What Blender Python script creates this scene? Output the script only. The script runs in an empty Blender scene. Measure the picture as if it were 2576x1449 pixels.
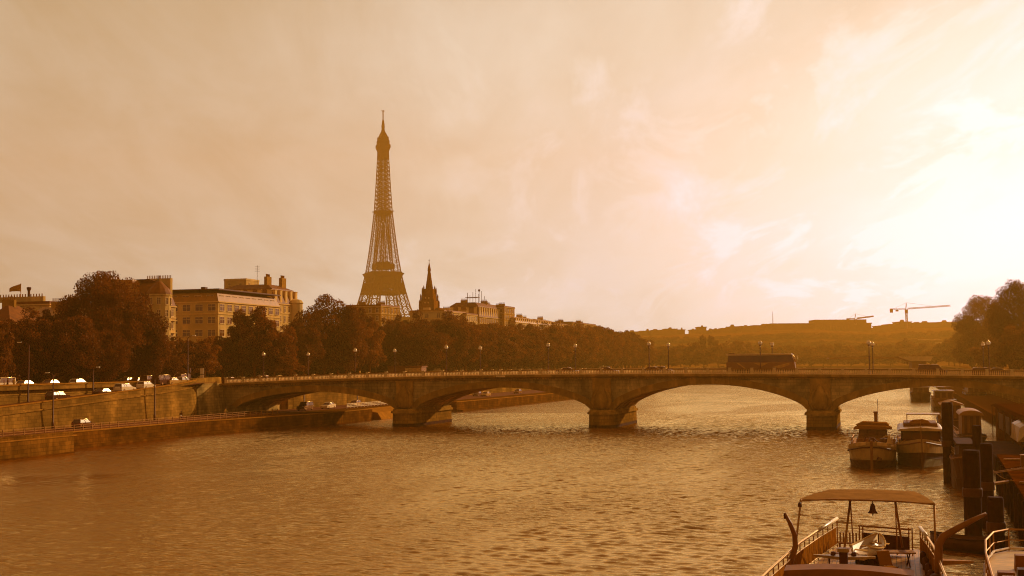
import bpy, math, random
import numpy as np
from mathutils import Vector, Matrix
R = math.radians
random.seed(7); rng = np.random.default_rng(7)
sc = bpy.context.scene
C = sc.collection

# ------------------------------------------------------------------ camera
CAMH, F, CX, CY, HOR = 12.0, 3093.0, 1288.0, 724.5, 915.0
cam_d = bpy.data.cameras.new("Camera"); cam = bpy.data.objects.new("Camera", cam_d); C.objects.link(cam)
cam_d.sensor_width = 36; cam_d.lens = 36 * F / 2576; cam_d.clip_start = 0.5; cam_d.clip_end = 12000
ROT = Matrix.Rotation(R(90) + math.atan((HOR - CY) / F), 3, 'X') @ Matrix.Rotation(R(-0.42), 3, 'Z')
cam.matrix_world = Matrix.Translation((0, 0, CAMH)) @ ROT.to_4x4()
sc.camera = cam
sc.render.resolution_x, sc.render.resolution_y = 1024, 576

# ------------------------------------------------------------------ light
SAZ, SEL = R(50), R(21)
sun_dir = Vector((math.sin(SAZ) * math.cos(SEL), math.cos(SAZ) * math.cos(SEL), math.sin(SEL)))
sd = bpy.data.lights.new("sun", 'SUN'); sd.energy = 5.0; sd.angle = R(0.8); sd.color = (1.0, 0.78, 0.52)
so = bpy.data.objects.new("sun", sd); C.objects.link(so)
so.rotation_euler = (-sun_dir).to_track_quat('-Z', 'Y').to_euler(); so.location = (60, 60, 200)

vs = sc.view_settings
sc.display_settings.display_device = 'sRGB'
vs.view_transform = 'Standard'; vs.look = 'None'; vs.exposure = 0; vs.gamma = 1; vs.use_curve_mapping = False

class NT:
    """tiny node-tree writer"""
    def __init__(s, tree): s.t = tree; s.n = tree.nodes; s.l = tree.links
    def add(s, typ, **kw):
        n = s.n.new(typ)
        for k, v in kw.items(): setattr(n, k, v)
        return n
    def link(s, a, b): s.l.new(a, b)
    def val(s, sock, v):
        if isinstance(v, bpy.types.NodeSocket): s.l.new(v, sock)
        else: sock.default_value = v
    def math(s, op, a, b=0.0, c=None, clamp=False):
        n = s.add('ShaderNodeMath', operation=op); n.use_clamp = clamp
        s.val(n.inputs[0], a); s.val(n.inputs[1], b)
        if c is not None: s.val(n.inputs[2], c)
        return n.outputs[0]
    def vmath(s, op, a, b=None):
        n = s.add('ShaderNodeVectorMath', operation=op)
        s.val(n.inputs[0], a)
        if b is not None: s.val(n.inputs[1], b)
        return n
    def ramp(s, fac, stops, interp='LINEAR'):
        n = s.add('ShaderNodeValToRGB'); n.color_ramp.interpolation = interp
        e = n.color_ramp.elements
        while len(e) < len(stops): e.new(0.5)
        for i, (p, c) in enumerate(stops):
            e[i].position = p; e[i].color = (c[0], c[1], c[2], 1) if hasattr(c, '__len__') else (c, c, c, 1)
        s.val(n.inputs[0], fac); return n.outputs[0]
    def noise(s, vec, scale, detail=4, rough=.55, dist=0.0):
        n = s.add('ShaderNodeTexNoise'); s.val(n.inputs['Vector'], vec)
        n.inputs['Scale'].default_value = scale; n.inputs['Detail'].default_value = detail
        n.inputs['Roughness'].default_value = rough; n.inputs['Distortion'].default_value = dist
        return n.outputs[0]
    def mapping(s, vec, scale=(1, 1, 1), rot=(0, 0, 0), loc=(0, 0, 0)):
        n = s.add('ShaderNodeMapping'); s.val(n.inputs[0], vec)
        n.inputs['Scale'].default_value = scale; n.inputs['Rotation'].default_value = rot; n.inputs['Location'].default_value = loc
        return n.outputs[0]

world = bpy.data.worlds.new("World"); sc.world = world; world.use_nodes = True
wt = NT(world.node_tree); wt.n.clear()
sky = wt.add('ShaderNodeTexSky'); sky.sky_type = 'NISHITA'; sky.sun_disc = False
sky.sun_elevation = SEL; sky.sun_rotation = SAZ; sky.air_density = 1.2; sky.dust_density = 4.0; sky.ozone_density = 1.0
bw = wt.add('ShaderNodeRGBToBW'); wt.link(sky.outputs[0], bw.inputs[0])
tc = wt.add('ShaderNodeTexCoord'); d = tc.outputs['Generated']
gdir = Vector((math.sin(R(25)) * math.cos(R(6)), math.cos(R(25)) * math.cos(R(6)), math.sin(R(6)) * 2.0)).normalized()      # the glow is wider than high
dn_ = wt.vmath('NORMALIZE', wt.vmath('MULTIPLY', d, (1, 1, 2.0)).outputs[0])
dot = wt.vmath('DOT_PRODUCT', dn_.outputs[0], tuple(gdir)).outputs['Value']
ang = wt.math('ARCCOSINE', wt.math('MINIMUM', dot, 0.99999))                 # radians from the bright patch
sep_ = wt.add('ShaderNodeSeparateXYZ'); wt.link(d, sep_.inputs[0])
zz = wt.math('MAXIMUM', sep_.outputs[2], 0.0)
den = wt.math('ADD', zz, 0.16)
cb = wt.add('ShaderNodeCombineXYZ')
wt.link(wt.math('DIVIDE', sep_.outputs[0], den), cb.inputs[0]); wt.link(wt.math('DIVIDE', sep_.outputs[1], den), cb.inputs[1])
cv = cb.outputs[0]
c1 = wt.noise(wt.mapping(cv, (0.9, 0.55, 1), (0, 0, R(-25)), (3.1, 1.7, 0)), 1.3, 7, .55, .15)
c2 = wt.noise(wt.mapping(cv, (1.6, 0.5, 1), (0, 0, R(35)), (7.7, 0.4, 0)), 2.6, 8, .6, .5)
base = wt.ramp(wt.math('DIVIDE', ang, 2.2), [(0.0, 1.0), (0.06, .90), (0.10, .80), (0.14, .73), (0.185, .66), (0.25, .565), (0.32, .485), (0.40, .42), (1.0, .32)])
nish = wt.math('MULTIPLY', bw.outputs[0], 0.004)
t0 = wt.math('ADD', base, nish)
hz = wt.math('MULTIPLY', wt.math('MAXIMUM', wt.math('SUBTRACT', zz, 0.09), 0.0), -0.40)   # higher sky a little deeper
t1 = wt.math('ADD', t0, hz)
camp = wt.math('MULTIPLY', wt.math('SUBTRACT', c1, 0.5), 0.30)
camp2 = wt.math('MULTIPLY', wt.math('SUBTRACT', c2, 0.5), 0.20)
c3 = wt.noise(wt.mapping(cv, (2.2, 0.8, 1), (0, 0, R(-48)), (1.7, 5.4, 0)), 1.5, 8, .62, .6)      # wind-torn wisps
wisp = wt.math('MULTIPLY', wt.math('MAXIMUM', wt.math('SUBTRACT', c3, 0.51), 0.0), 2.3)
wisp = wt.math('MULTIPLY', wisp, wt.math('MAXIMUM', wt.math('SUBTRACT', 1.0, wt.math('DIVIDE', ang, 0.62)), 0.0))
camp2 = wt.math('ADD', camp2, wisp)
t2 = wt.math('ADD', wt.math('ADD', t1, camp), camp2)
skycol = wt.ramp(t2, [(0.0, (.22, .12, .05)), (0.25, (.42, .29, .15)), (0.38, (.58, .45, .285)), (0.5, (.72, .62, .47)),
                      (0.62, (.86, .80, .67)), (0.74, (.98, .95, .90)), (0.86, (1.0, 1.0, 1.04)), (0.97, (1.1, 1.1, 1.22))])
boost = wt.math('ADD', 1.0, wt.math('MULTIPLY', wt.math('MAXIMUM', wt.math('SUBTRACT', 1.0, wt.math('DIVIDE', ang, 0.36)), 0.0), 0.6))
mx = wt.vmath('SCALE', skycol); wt.link(wt.math('MULTIPLY', boost, 9.9), mx.inputs['Scale'])
bg = wt.add('ShaderNodeBackground'); wt.link(mx.outputs[0], bg.inputs[0]); bg.inputs[1].default_value = 0.1
wo = wt.add('ShaderNodeOutputWorld'); wt.link(bg.outputs[0], wo.inputs[0])

# ------------------------------------------------------------------ geometry of the place
TH = R(17.3); c_, s_ = math.cos(TH), math.sin(TH)      # the river runs 17.3 degrees to the right of the view
def W(u, v, z=0.0):                                    # river metres (u towards the right bank, v downstream) -> world
    return Vector((u * c_ + v * s_, -u * s_ + v * c_, z))
def ray(px, py):
    return ROT @ Vector(((px - CX) / F, -(py - CY) / F, -1))
def at(px, py, Y):                                     # world point at distance Y seen in direction px, py
    d = ray(px, py); t = Y / d.y
    return Vector((d.x * t, Y, CAMH + d.z * t))
def v_at(px, u, py=915):
    d = ray(px, py); t = u / (d.x * c_ - d.y * s_)
    return t * (d.x * s_ + d.y * c_)
def z_at(px, py, u):
    d = ray(px, py); t = u / (d.x * c_ - d.y * s_)
    return CAMH + d.z * t
def on(px, py, z):                                     # point of the horizontal plane z, as (u, v)
    d = ray(px, py); t = (z - CAMH) / d.z
    x, y = d.x * t, d.y * t
    return (x * c_ - y * s_, x * s_ + y * c_)
def uv_of(p): return (p[0] * c_ - p[1] * s_, p[0] * s_ + p[1] * c_)

def sep(v, k=1.0):                                     # the sepia of a grey reflectance
    return (min(1, v ** 0.72 * 1.12 * k), v * (.56 + .36 * v) * k, v ** 1.4 * (.09 + .64 * v * v) * k)

MATS = {}
def mat(name, v, rough=.8, spec=.3, metal=0, var=.25, scale=1.5, bump=0.0, bscale=8, streak=False, kind=None, col=None, coord='Object', emis=0, rnd=0, stain=None):
    if name in MATS: return MATS[name]
    m = bpy.data.materials.new(name); m.use_nodes = True
    n = NT(m.node_tree); b = n.n['Principled BSDF']
    base = col or sep(v)
    if rough >= .9: spec = 0
    elif rough >= .8: spec *= .15
    elif metal == 0 and v < .3 and rough > .3: spec *= .4
    t = n.add('ShaderNodeTexCoord'); vec = t.outputs[coord]
    if streak: vec = n.mapping(vec, (1, 1, .25))
    f = n.noise(vec, scale, 6, .6)
    lo = tuple(x * (1 - var) for x in base); hi = tuple(min(1, x * (1 + var)) for x in base)
    colr = n.ramp(f, [(0.3, lo), (0.7, hi)])
    if stain:                                          # dark weathering patches
        f2 = n.noise(n.mapping(t.outputs[coord], (1, 1, .3)), stain[0], 5, .65, .4)
        k = n.ramp(f2, [(stain[2] if len(stain) > 2 else .48, stain[1]), (.66, 1.0)])
        mm = n.add('ShaderNodeMix', data_type='RGBA', blend_type='MULTIPLY'); mm.inputs[0].default_value = 1
        n.link(colr, mm.inputs[6]); n.link(k, mm.inputs[7]); colr = mm.outputs[2]
    if kind in ('ashlar', 'brick'):
        br = n.add('ShaderNodeTexBrick'); 
        sx = n.add('ShaderNodeSeparateXYZ'); n.link(t.outputs[coord], sx.inputs[0])
        cc = n.add('ShaderNodeCombineXYZ'); n.link(n.math('ADD', sx.outputs[0], sx.outputs[1]), cc.inputs[0]); n.link(sx.outputs[2], cc.inputs[1])
        n.link(cc.outputs[0], br.inputs['Vector']); br.inputs['Scale'].default_value = 1.0
        br.inputs['Brick Width'].default_value = 1.3; br.inputs['Row Height'].default_value = .55; br.inputs['Mortar Size'].default_value = .03
        br.inputs['Color1'].default_value = (1, 1, 1, 1); br.inputs['Color2'].default_value = (.62, .62, .62, 1); br.inputs['Mortar'].default_value = (.35, .35, .35, 1)
        mm = n.add('ShaderNodeMix', data_type='RGBA', blend_type='MULTIPLY'); mm.inputs[0].default_value = .8
        n.link(colr, mm.inputs[6]); n.link(br.outputs[0], mm.inputs[7]); colr = mm.outputs[2]
    if rnd:
        oi = n.add('ShaderNodeObjectInfo')
        k = n.math('ADD', 1 - rnd, n.math('MULTIPLY', oi.outputs['Random'], 2 * rnd))
        sc_ = n.vmath('SCALE', colr); n.link(k, sc_.inputs['Scale']); colr = sc_.outputs[0]
    n.link(colr, b.inputs['Base Color'])
    b.inputs['Roughness'].default_value = rough; b.inputs['Specular IOR Level'].default_value = spec; b.inputs['Metallic'].default_value = metal
    b.inputs['Specular Tint'].default_value = (1, .78, .48, 1)
    if bump:
        bp = n.add('ShaderNodeBump'); bp.inputs['Strength'].default_value = bump; bp.inputs['Distance'].default_value = .1
        n.link(n.noise(t.outputs[coord], bscale, 5, .65), bp.inputs['Height']); n.link(bp.outputs[0], b.inputs['Normal'])
    if emis:
        b.inputs['Emission Color'].default_value = (1, .85, .6, 1); b.inputs['Emission Strength'].default_value = emis
    MATS[name] = m; return m

STONE = mat('bridge_stone', .48, .9, .15, var=.3, scale=.35, bump=.4, bscale=3, kind='ashlar', stain=(.3, .38, .42))
STONE2 = mat('bridge_trim_stone', .30, .9, .2, var=.25, scale=.8, bump=.3, bscale=4, stain=(.5, .6))
BALU = mat('balustrade_stone', .6, .85, .2, var=.2, scale=.7)
QUAY = mat('quay_stone', .30, .92, .15, var=.3, scale=.25, bump=.5, bscale=2.5, kind='ashlar', stain=(.15, .5))
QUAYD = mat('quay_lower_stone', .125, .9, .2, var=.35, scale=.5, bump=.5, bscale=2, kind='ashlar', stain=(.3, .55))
PIERM = mat('pier_base_stone', .26, .9, .15, var=.3, scale=.5, bump=.5, bscale=2, kind='ashlar', stain=(.3, .6))
BLOCKM = mat('landing_stone', .19, .92, .15, var=.3, scale=.4, bump=.5, bscale=2, kind='ashlar', stain=(.25, .5))
COPING = mat('coping_stone', .20, .9, .2, var=.25, scale=.9)
PAVE = mat('quay_paving', .12, .9, .2, var=.3, scale=.5, bump=.3, bscale=6)
ROAD = mat('asphalt', .07, .85, .3, var=.25, scale=1.2)
MARK = mat('road_paint', .6, .7, .3, var=.1)
GROUND = mat('ground_soil', .07, .95, .1, var=.4, scale=.05)
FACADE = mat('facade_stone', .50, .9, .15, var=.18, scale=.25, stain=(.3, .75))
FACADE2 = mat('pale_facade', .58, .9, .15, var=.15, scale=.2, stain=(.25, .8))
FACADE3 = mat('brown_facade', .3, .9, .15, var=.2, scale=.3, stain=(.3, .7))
ROOF = mat('slate_roof', .10, .6, .3, var=.3, scale=.8)
ZINC = mat('zinc_roof', .22, .5, .4, var=.2, scale=.5)
TRIM = mat('cornice_trim', .50, .8, .2, var=.12, scale=1)
POT = mat('chimney_pots', .16, .9, .2, var=.3)
GLASSW = mat('window_glass', .05, .12, .6, var=.3, scale=.4)
FRAMEW = mat('window_frame', .55, .7, .3, var=.1)
IRON = mat('tower_iron', .07, .7, .3, var=.15, scale=.1)
CHURCH = mat('church_stone', .12, .9, .15, var=.3, scale=.3)
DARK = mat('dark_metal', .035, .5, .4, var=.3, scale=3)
STEEL = mat('galvanised_steel', .22, .45, .5, metal=.4, var=.2, scale=3)
CHROME = mat('polished_rail', .75, .18, .6, metal=.9, var=.05)
LAMPG = mat('lamp_globe_glass', .85, .2, .6, var=.05)
LENS = mat('headlight_glass', .9, .08, 1.0, metal=.6, var=.05)
TYRE = mat('tyre_rubber', .03, .9, .2, var=.2)
WHITEP = mat('white_paint', .75, .35, .5, var=.08, scale=2, stain=(1.2, .8))
CREAMP = mat('cream_paint', .42, .4, .45, var=.12, scale=1.2, stain=(.9, .7))
BROWNP = mat('brown_paint', .12, .5, .4, var=.25, scale=1.5)
BLACKP = mat('black_hull_paint', .035, .5, .4, var=.3, scale=1.5)
WOODD = mat('deck_wood', .22, .7, .3, var=.3, scale=6, streak=False, bump=.2, bscale=10)
WOODK = mat('dark_timber', .032, .85, .2, var=.4, scale=2, bump=.5, bscale=5, stain=(.8, .5))
CANVAS = mat('brown_canvas', .15, .9, .15, var=.15, scale=2)
CLOTHD = mat('dark_cloth', .05, .95, .1, var=.2)
CLOTHL = mat('pale_cloth', .4, .95, .1, var=.2)
SKIN = mat('skin', .35, .6, .3, var=.05)
HAZEB = mat('far_facade', .16, .95, .1, var=.25, scale=.05)
HILLM = mat('hill_scrub', .07, .98, .05, var=.4, scale=.03)

def leafmat(name, v, trans=.35, rnd=.25):
    m = bpy.data.materials.new(name); m.use_nodes = True
    n = NT(m.node_tree); n.n.remove(n.n['Principled BSDF']); out = n.n['Material Output']
    t = n.add('ShaderNodeTexCoord')
    f = n.noise(t.outputs['Object'], .35, 4, .6)
    b = sep(v)
    col = n.ramp(f, [(.32, tuple(x * .65 for x in b)), (.68, tuple(x * 1.4 for x in b))])
    oi = n.add('ShaderNodeObjectInfo')
    k = n.math('ADD', 1 - rnd, n.math('MULTIPLY', oi.outputs['Random'], 2 * rnd))
    s1 = n.vmath('SCALE', col); n.link(k, s1.inputs['Scale'])
    di = n.add('ShaderNodeBsdfDiffuse'); n.link(s1.outputs[0], di.inputs[0])
    tr = n.add('ShaderNodeBsdfTranslucent'); s2 = n.vmath('SCALE', s1.outputs[0]); s2.inputs['Scale'].default_value = 1.5; n.link(s2.outputs[0], tr.inputs[0])
    gl = n.add('ShaderNodeBsdfGlossy'); gl.inputs['Roughness'].default_value = .5; gl.inputs[0].default_value = (.8, .5, .28, 1)
    m1 = n.add('ShaderNodeMixShader'); m1.inputs[0].default_value = trans; n.link(di.outputs[0], m1.inputs[1]); n.link(tr.outputs[0], m1.inputs[2])
    m2 = n.add('ShaderNodeMixShader'); m2.inputs[0].default_value = .02; n.link(m1.outputs[0], m2.inputs[1]); n.link(gl.outputs[0], m2.inputs[2])
    n.link(m2.outputs[0], out.inputs[0]); return m
LEAF = leafmat('leaves', .058); LEAFL = leafmat('pale_leaves', .085); BARK = mat('bark', .07, .95, .1, var=.4, scale=2, bump=.4)

# ------------------------------------------------------------------ mesh builder
class MB:
    def __init__(s, o=(0, 0, 0)): s.v = []; s.f = []; s.o = o
    def p(s, x, y, z): s.v.append((x - s.o[0], y - s.o[1], z - s.o[2])); return len(s.v) - 1
    def quad(s, a, b, c, d): i = [s.p(*q) for q in (a, b, c, d)]; s.f.append(i)
    def poly(s, pts): s.f.append([s.p(*q) for q in pts])
    def box(s, x0, x1, y0, y1, z0, z1):
        s.hexa([(x0, y0, z0), (x1, y0, z0), (x1, y1, z0), (x0, y1, z0)], [(x0, y0, z1), (x1, y0, z1), (x1, y1, z1), (x0, y1, z1)])
        return s
    def cbox(s, cx, cy, cz, sx, sy, sz): return s.box(cx - sx / 2, cx + sx / 2, cy - sy / 2, cy + sy / 2, cz - sz / 2, cz + sz / 2)
    def hexa(s, lo, hi):                               # two rings of n points: closed solid
        n = len(lo); a = [s.p(*q) for q in lo]; b = [s.p(*q) for q in hi]
        s.f.append(a[::-1]); s.f.append(b)
        for i in range(n): j = (i + 1) % n; s.f.append([a[i], a[j], b[j], b[i]])
        return s
    def loft(s, rings, cap=True, closed=True):
        idx = [[s.p(*q) for q in r] for r in rings]; n = len(rings[0])
        for k in range(len(idx) - 1):
            for i in range(n if closed else n - 1):
                j = (i + 1) % n; s.f.append([idx[k][i], idx[k][j], idx[k + 1][j], idx[k + 1][i]])
        if cap and closed: s.f.append(idx[0][::-1]); s.f.append(idx[-1])
        return s
    def bar(s, p, q, r, n=4, r2=None):
        p = Vector(p); q = Vector(q); d = q - p
        if d.length < 1e-6: return s
        d.normalize(); a = d.cross(Vector((0, 0, 1)) if abs(d.z) < .95 else Vector((1, 0, 0))).normalized(); b = d.cross(a)
        r2 = r if r2 is None else r2; off = math.pi / 4 if n == 4 else 0
        f = lambda c, rr: [tuple(c + (a * math.cos(off + 2 * math.pi * i / n) + b * math.sin(off + 2 * math.pi * i / n)) * rr) for i in range(n)]
        return s.loft([f(p, r), f(q, r2)])
    def tube(s, pts, rad, n=8):
        pts = [Vector(p) for p in pts]; rings = []
        rad = rad if hasattr(rad, '__len__') else [rad] * len(pts)
        ref = None
        for i, p in enumerate(pts):
            d = (pts[min(i + 1, len(pts) - 1)] - pts[max(i - 1, 0)]).normalized()
            if ref is None: ref = d.cross(Vector((0, 0, 1)) if abs(d.z) < .9 else Vector((1, 0, 0))).normalized()
            a = (ref - d * ref.dot(d)).normalized(); ref = a; b = d.cross(a)
            rings.append([tuple(p + (a * math.cos(2 * math.pi * k / n) + b * math.sin(2 * math.pi * k / n)) * rad[i]) for k in range(n)])
        return s.loft(rings)
    def lathe(s, prof, c=(0, 0, 0), n=16):             # prof: (radius, z)
        return s.loft([[(c[0] + r * math.cos(2 * math.pi * k / n), c[1] + r * math.sin(2 * math.pi * k / n), c[2] + z) for k in range(n)] for r, z in prof])
    def prism_x(s, outl, x0, x1):                      # outline in (y,z)
        return s.hexa([(x0, y, z) for y, z in outl], [(x1, y, z) for y, z in outl])
    def prism_y(s, outl, y0, y1):
        return s.hexa([(x, y0, z) for x, z in outl], [(x, y1, z) for x, z in outl])
    def build(s, name, m, parent=None, smooth=False, loc=None, rotz=0, bevel=0):
        me = bpy.data.meshes.new(name); me.from_pydata(s.v, [], s.f); me.update()
        me.materials.append(m)
        import bmesh
        bm = bmesh.new(); bm.from_mesh(me); bmesh.ops.recalc_face_normals(bm, faces=bm.faces)
        if bevel:
            bmesh.ops.remove_doubles(bm, verts=bm.verts, dist=1e-4)
            bmesh.ops.bevel(bm, geom=list(bm.edges), offset=bevel, segments=2, affect='EDGES', clamp_overlap=True)
        bm.to_mesh(me); bm.free()
        if smooth:
            for p in me.polygons: p.use_smooth = True
        o = bpy.data.objects.new(name, me); C.objects.link(o)
        if parent: o.parent = parent
        if loc is not None: o.location = loc
        if rotz: o.rotation_euler.z = rotz
        return o

def tag(o, label=None, cat=None, group=None, kind=None):
    if label: o['label'] = label
    if cat: o['category'] = cat
    if group: o['group'] = group
    if kind: o['kind'] = kind
    return o
def thing(name, label, cat, loc=(0, 0, 0), rotz=0, group=None):
    o = bpy.data.objects.new(name, None); C.objects.link(o); o.empty_display_size = .5
    o.location = loc; o.rotation_euler = (0, 0, rotz)
    return tag(o, label, cat, group)
def rthing(name, label, cat, u, v, z, group=None, rot=0): # a thing in the river frame
    return thing(name, label, cat, W(u, v, z), -TH + rot, group)
def copy_tree(o, parent=None, loc=None, rotz=None):
    kids = [k for k in bpy.data.objects if k.parent == o] if o.name not in KIDS else KIDS[o.name]
    KIDS[o.name] = kids
    c = o.copy(); C.objects.link(c)
    if parent: c.parent = parent
    for k in kids: copy_tree(k, c)
    if loc is not None: c.location = loc
    if rotz is not None: c.rotation_euler.z = rotz
    return c
KIDS = {}
def struct(name, mb, m, rot=True, kind='structure', loc=None):
    o = mb.build(name, m)
    if rot: o.rotation_euler.z = -TH
    if loc: o.location = loc
    return tag(o, kind=kind)

# ================================================================== the setting
def water_mat():
    m = bpy.data.materials.new('river_water'); m.use_nodes = True
    n = NT(m.node_tree); n.n.remove(n.n['Principled BSDF']); out = n.n['Material Output']
    t = n.add('ShaderNodeTexCoord'); o = t.outputs['Object']
    chop = n.noise(n.mapping(o, (.5, 1.0, 1), (0, 0, R(-8))), 1.5, 3, .5, .5)
    rip = n.noise(n.mapping(o, (.6, 1.0, 1), (0, 0, R(25))), 4.0, 4, .6, .4)
    gust = n.noise(n.mapping(o, (.8, .35, 1)), .035, 5, .62, .8)      # calmer and rougher patches
    g = n.ramp(gust, [(.42, .25), (.56, 1.0)])
    h = n.math('MULTIPLY', n.math('ADD', n.math('MULTIPLY', chop, .20), n.math('MULTIPLY', rip, .085)), g)
    bp = n.add('ShaderNodeBump'); bp.inputs['Strength'].default_value = 1; bp.inputs['Distance'].default_value = 1.0
    n.link(h, bp.inputs['Height'])
    gl = n.add('ShaderNodeBsdfGlossy'); gl.inputs['Roughness'].default_value = .13; gl.inputs[0].default_value = (1, .775, .35, 1); n.link(bp.outputs[0], gl.inputs['Normal'])
    di = n.add('ShaderNodeBsdfDiffuse'); di.inputs[0].default_value = (.24, .062, .002, 1); n.link(bp.outputs[0], di.inputs['Normal'])
    fr = n.add('ShaderNodeFresnel'); fr.inputs[0].default_value = 1.5; n.link(bp.outputs[0], fr.inputs['Normal'])
    mx = n.add('ShaderNodeMixShader'); n.link(n.math('MINIMUM', n.math('MULTIPLY', fr.outputs[0], 1.40), .97), mx.inputs[0]); n.link(di.outputs[0], mx.inputs[1]); n.link(gl.outputs[0], mx.inputs[2])
    n.link(mx.outputs[0], out.inputs[0])
    return m
WATER = water_mat()
U0, U1, V0, V1, ST = -118.0, 12.0, 37.0, 290.0, .18
nu, nv = int((U1 - U0) / ST) + 1, int((V1 - V0) / ST) + 1
gu, gv = np.meshgrid(np.linspace(U0, U1, nu), np.linspace(V0, V1, nv))
hh = np.zeros_like(gu)
for k in range(46):                                    # wind waves running up the river, many lengths and headings
    lam = .5 * (1.45 / .5) ** rng.random(); th_ = R(-97) + rng.normal() * .5; kk_ = 2 * math.pi / lam
    ph = rng.random() * 6.28; a_ = .0044 * lam ** .85
    hh += a_ * np.sin(kk_ * (gu * math.cos(th_) + gv * math.sin(th_)) + ph + .6 * np.sin(gu * .05 * rng.random() + gv * .04 + ph))
env_ = .85 + .5 * np.sin(gu * .031 + 1.3 * np.sin(gv * .017)) * np.sin(gv * .027 + 1.1 * np.sin(gu * .02))
hh = (hh + 6.0 * np.abs(hh) * hh) * env_
ed = np.minimum(np.minimum(gu - U0, U1 - gu), np.minimum(gv - V0, V1 - gv)); hh *= np.clip(ed / 6, 0, 1)
co = np.stack([gu, gv, hh], -1).reshape(-1, 3)
idx = np.arange(nu * nv).reshape(nv, nu); qd = np.stack([idx[:-1, :-1], idx[:-1, 1:], idx[1:, 1:], idx[1:, :-1]], -1).reshape(-1, 4)
B_ = len(co); X0_, X1_, Y0_, Y1_ = -160, 60, -260, 1000
ex = np.array([(X0_, Y0_, 0), (X1_, Y0_, 0), (X1_, V0, 0), (X0_, V0, 0), (X0_, V1, 0), (X1_, V1, 0), (X1_, Y1_, 0), (X0_, Y1_, 0), (U0, V0, 0), (U1, V0, 0), (U0, V1, 0), (U1, V1, 0)], float)
q2 = np.array([(0, 1, 2, 3), (4, 5, 6, 7), (3, 8, 10, 4), (9, 2, 5, 11)]) + B_
co = np.concatenate([co, ex]); qd = np.concatenate([qd, q2]); nf = len(qd)
me = bpy.data.meshes.new('water'); me.vertices.add(len(co)); me.vertices.foreach_set('co', co.reshape(-1).astype(np.float32))
me.loops.add(nf * 4); me.loops.foreach_set('vertex_index', qd.reshape(-1).astype(np.int32)); me.polygons.add(nf); me.polygons.foreach_set('loop_start', np.arange(0, nf * 4, 4, dtype=np.int32))
me.polygons.foreach_set('use_smooth', np.ones(nf, bool)); me.update(calc_edges=True); me.materials.append(WATER)
wo2 = bpy.data.objects.new('water', me); C.objects.link(wo2); wo2.rotation_euler.z = -TH; tag(wo2, kind='structure')

SZ = 8.4                                               # street level on the left bank
QZ = 2.3                                               # lower quay level
g = MB()
g.poly([(-1150, -180, SZ - .1), (-135.2, -180, SZ - .1), (-135.2, 990, SZ - .1), (-1150, 990, SZ - .1)])
g.poly([(30, -180, SZ - .1), (900, -180, SZ - .1), (900, 990, SZ - .1), (30, 990, SZ - .1)])
g.poly([(-1150, 990, SZ - .1), (900, 990, SZ - .1), (900, 1620, SZ - .1), (-1150, 1620, SZ - .1)])
g.poly([(-135.2, 990, SZ - .1), (-135.2, 990, -.8), (30, 990, -.8), (30, 990, SZ - .1)])
struct('ground', g, GROUND)

# ---- left bank: street, pavement, kerb
st = MB(); st.box(-154, -139.2, -200, 980, SZ - .08, SZ); struct('street', st, ROAD)
pv = MB(); pv.box(-139.2, -136.6, -200, 219, SZ - .08, SZ + .13); struct('pavement', pv, PAVE)
mk = MB()
for k in range(70): mk.box(-146.6, -146.4, 60 + k * 6, 63 + k * 6, SZ, SZ + .004)
struct('road_markings', mk, MARK)

# ---- lower quay platform (a road along the water)
def edge_u(v):
    if v < 148: return -111.0
    if v < 186: return -117.0
    if v < 224: return -117 + (v - 186) / 38 * 7.2
    return -109.8
q = MB()
def slab(mb, pts, z0, z1): mb.hexa([(x, y, z0) for x, y in pts], [(x, y, z1) for x, y in pts])
slab(q, [(-134, -200), (-111, -200), (-111, 148), (-134, 148)], -.8, QZ)
slab(q, [(-134, 148), (-117, 148), (-117, 186), (-134, 186)], -.8, QZ)
slab(q, [(-134, 186), (-117, 186), (-109.8, 224), (-134, 224)], -.8, QZ)
slab(q, [(-134, 224), (-109.8, 224), (-109.8, 249), (-134, 249)], -.8, QZ)
slab(q, [(-134, 249), (-113.5, 249), (-116.5, 296), (-134, 296)], -.8, QZ)
slab(q, [(-134, 296), (-107.2, 296), (-104.5, 400), (-134, 400)], -.8, QZ)
slab(q, [(-134, 400), (-104.5, 400), (-112, 980), (-134, 980)], -.8, QZ)
quay = thing('quay', 'low stone river quay running along the left bank and under the first arch', 'quay', W(-122, 150, 0), -TH)
OQ = (-122, 150, 0)
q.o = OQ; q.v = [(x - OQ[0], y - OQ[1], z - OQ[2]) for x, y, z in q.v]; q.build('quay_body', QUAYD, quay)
cp = MB(OQ)
def strip(mb, a, b, wd, z0, z1, off=0.0):              # a coping stone strip from a to b
    a = Vector((a[0], a[1], 0)); b = Vector((b[0], b[1], 0)); d = (b - a).normalized(); nn = Vector((d.y, -d.x, 0))
    p = [a + nn * (off), b + nn * (off), b + nn * (off - wd), a + nn * (off - wd)]
    mb.hexa([(x.x, x.y, z0) for x in p], [(x.x, x.y, z1) for x in p])
for a, b in (((-111, -150), (-111, 148)), ((-117, 148.9), (-117, 186)), ((-117, 186), (-109.8, 224)), ((-107.2, 296), (-104.5, 400)), ((-104.5, 400), (-112, 980)), ((-109.8, 224), (-109.8, 249))):
    strip(cp, a, b, .8, QZ - .02, QZ + .14, .06)
strip(cp, (-117.8, 148), (-111, 148), .8, QZ - .02, QZ + .14, -.0)
cp.build('coping', COPING, quay)
MB(OQ).box(-112.1, -111.05, -150, 147.9, QZ + .15, QZ + .62).build('parapet', BLOCKM, quay)
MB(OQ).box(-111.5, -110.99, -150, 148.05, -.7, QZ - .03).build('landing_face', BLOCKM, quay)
lg = MB(OQ)
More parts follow.
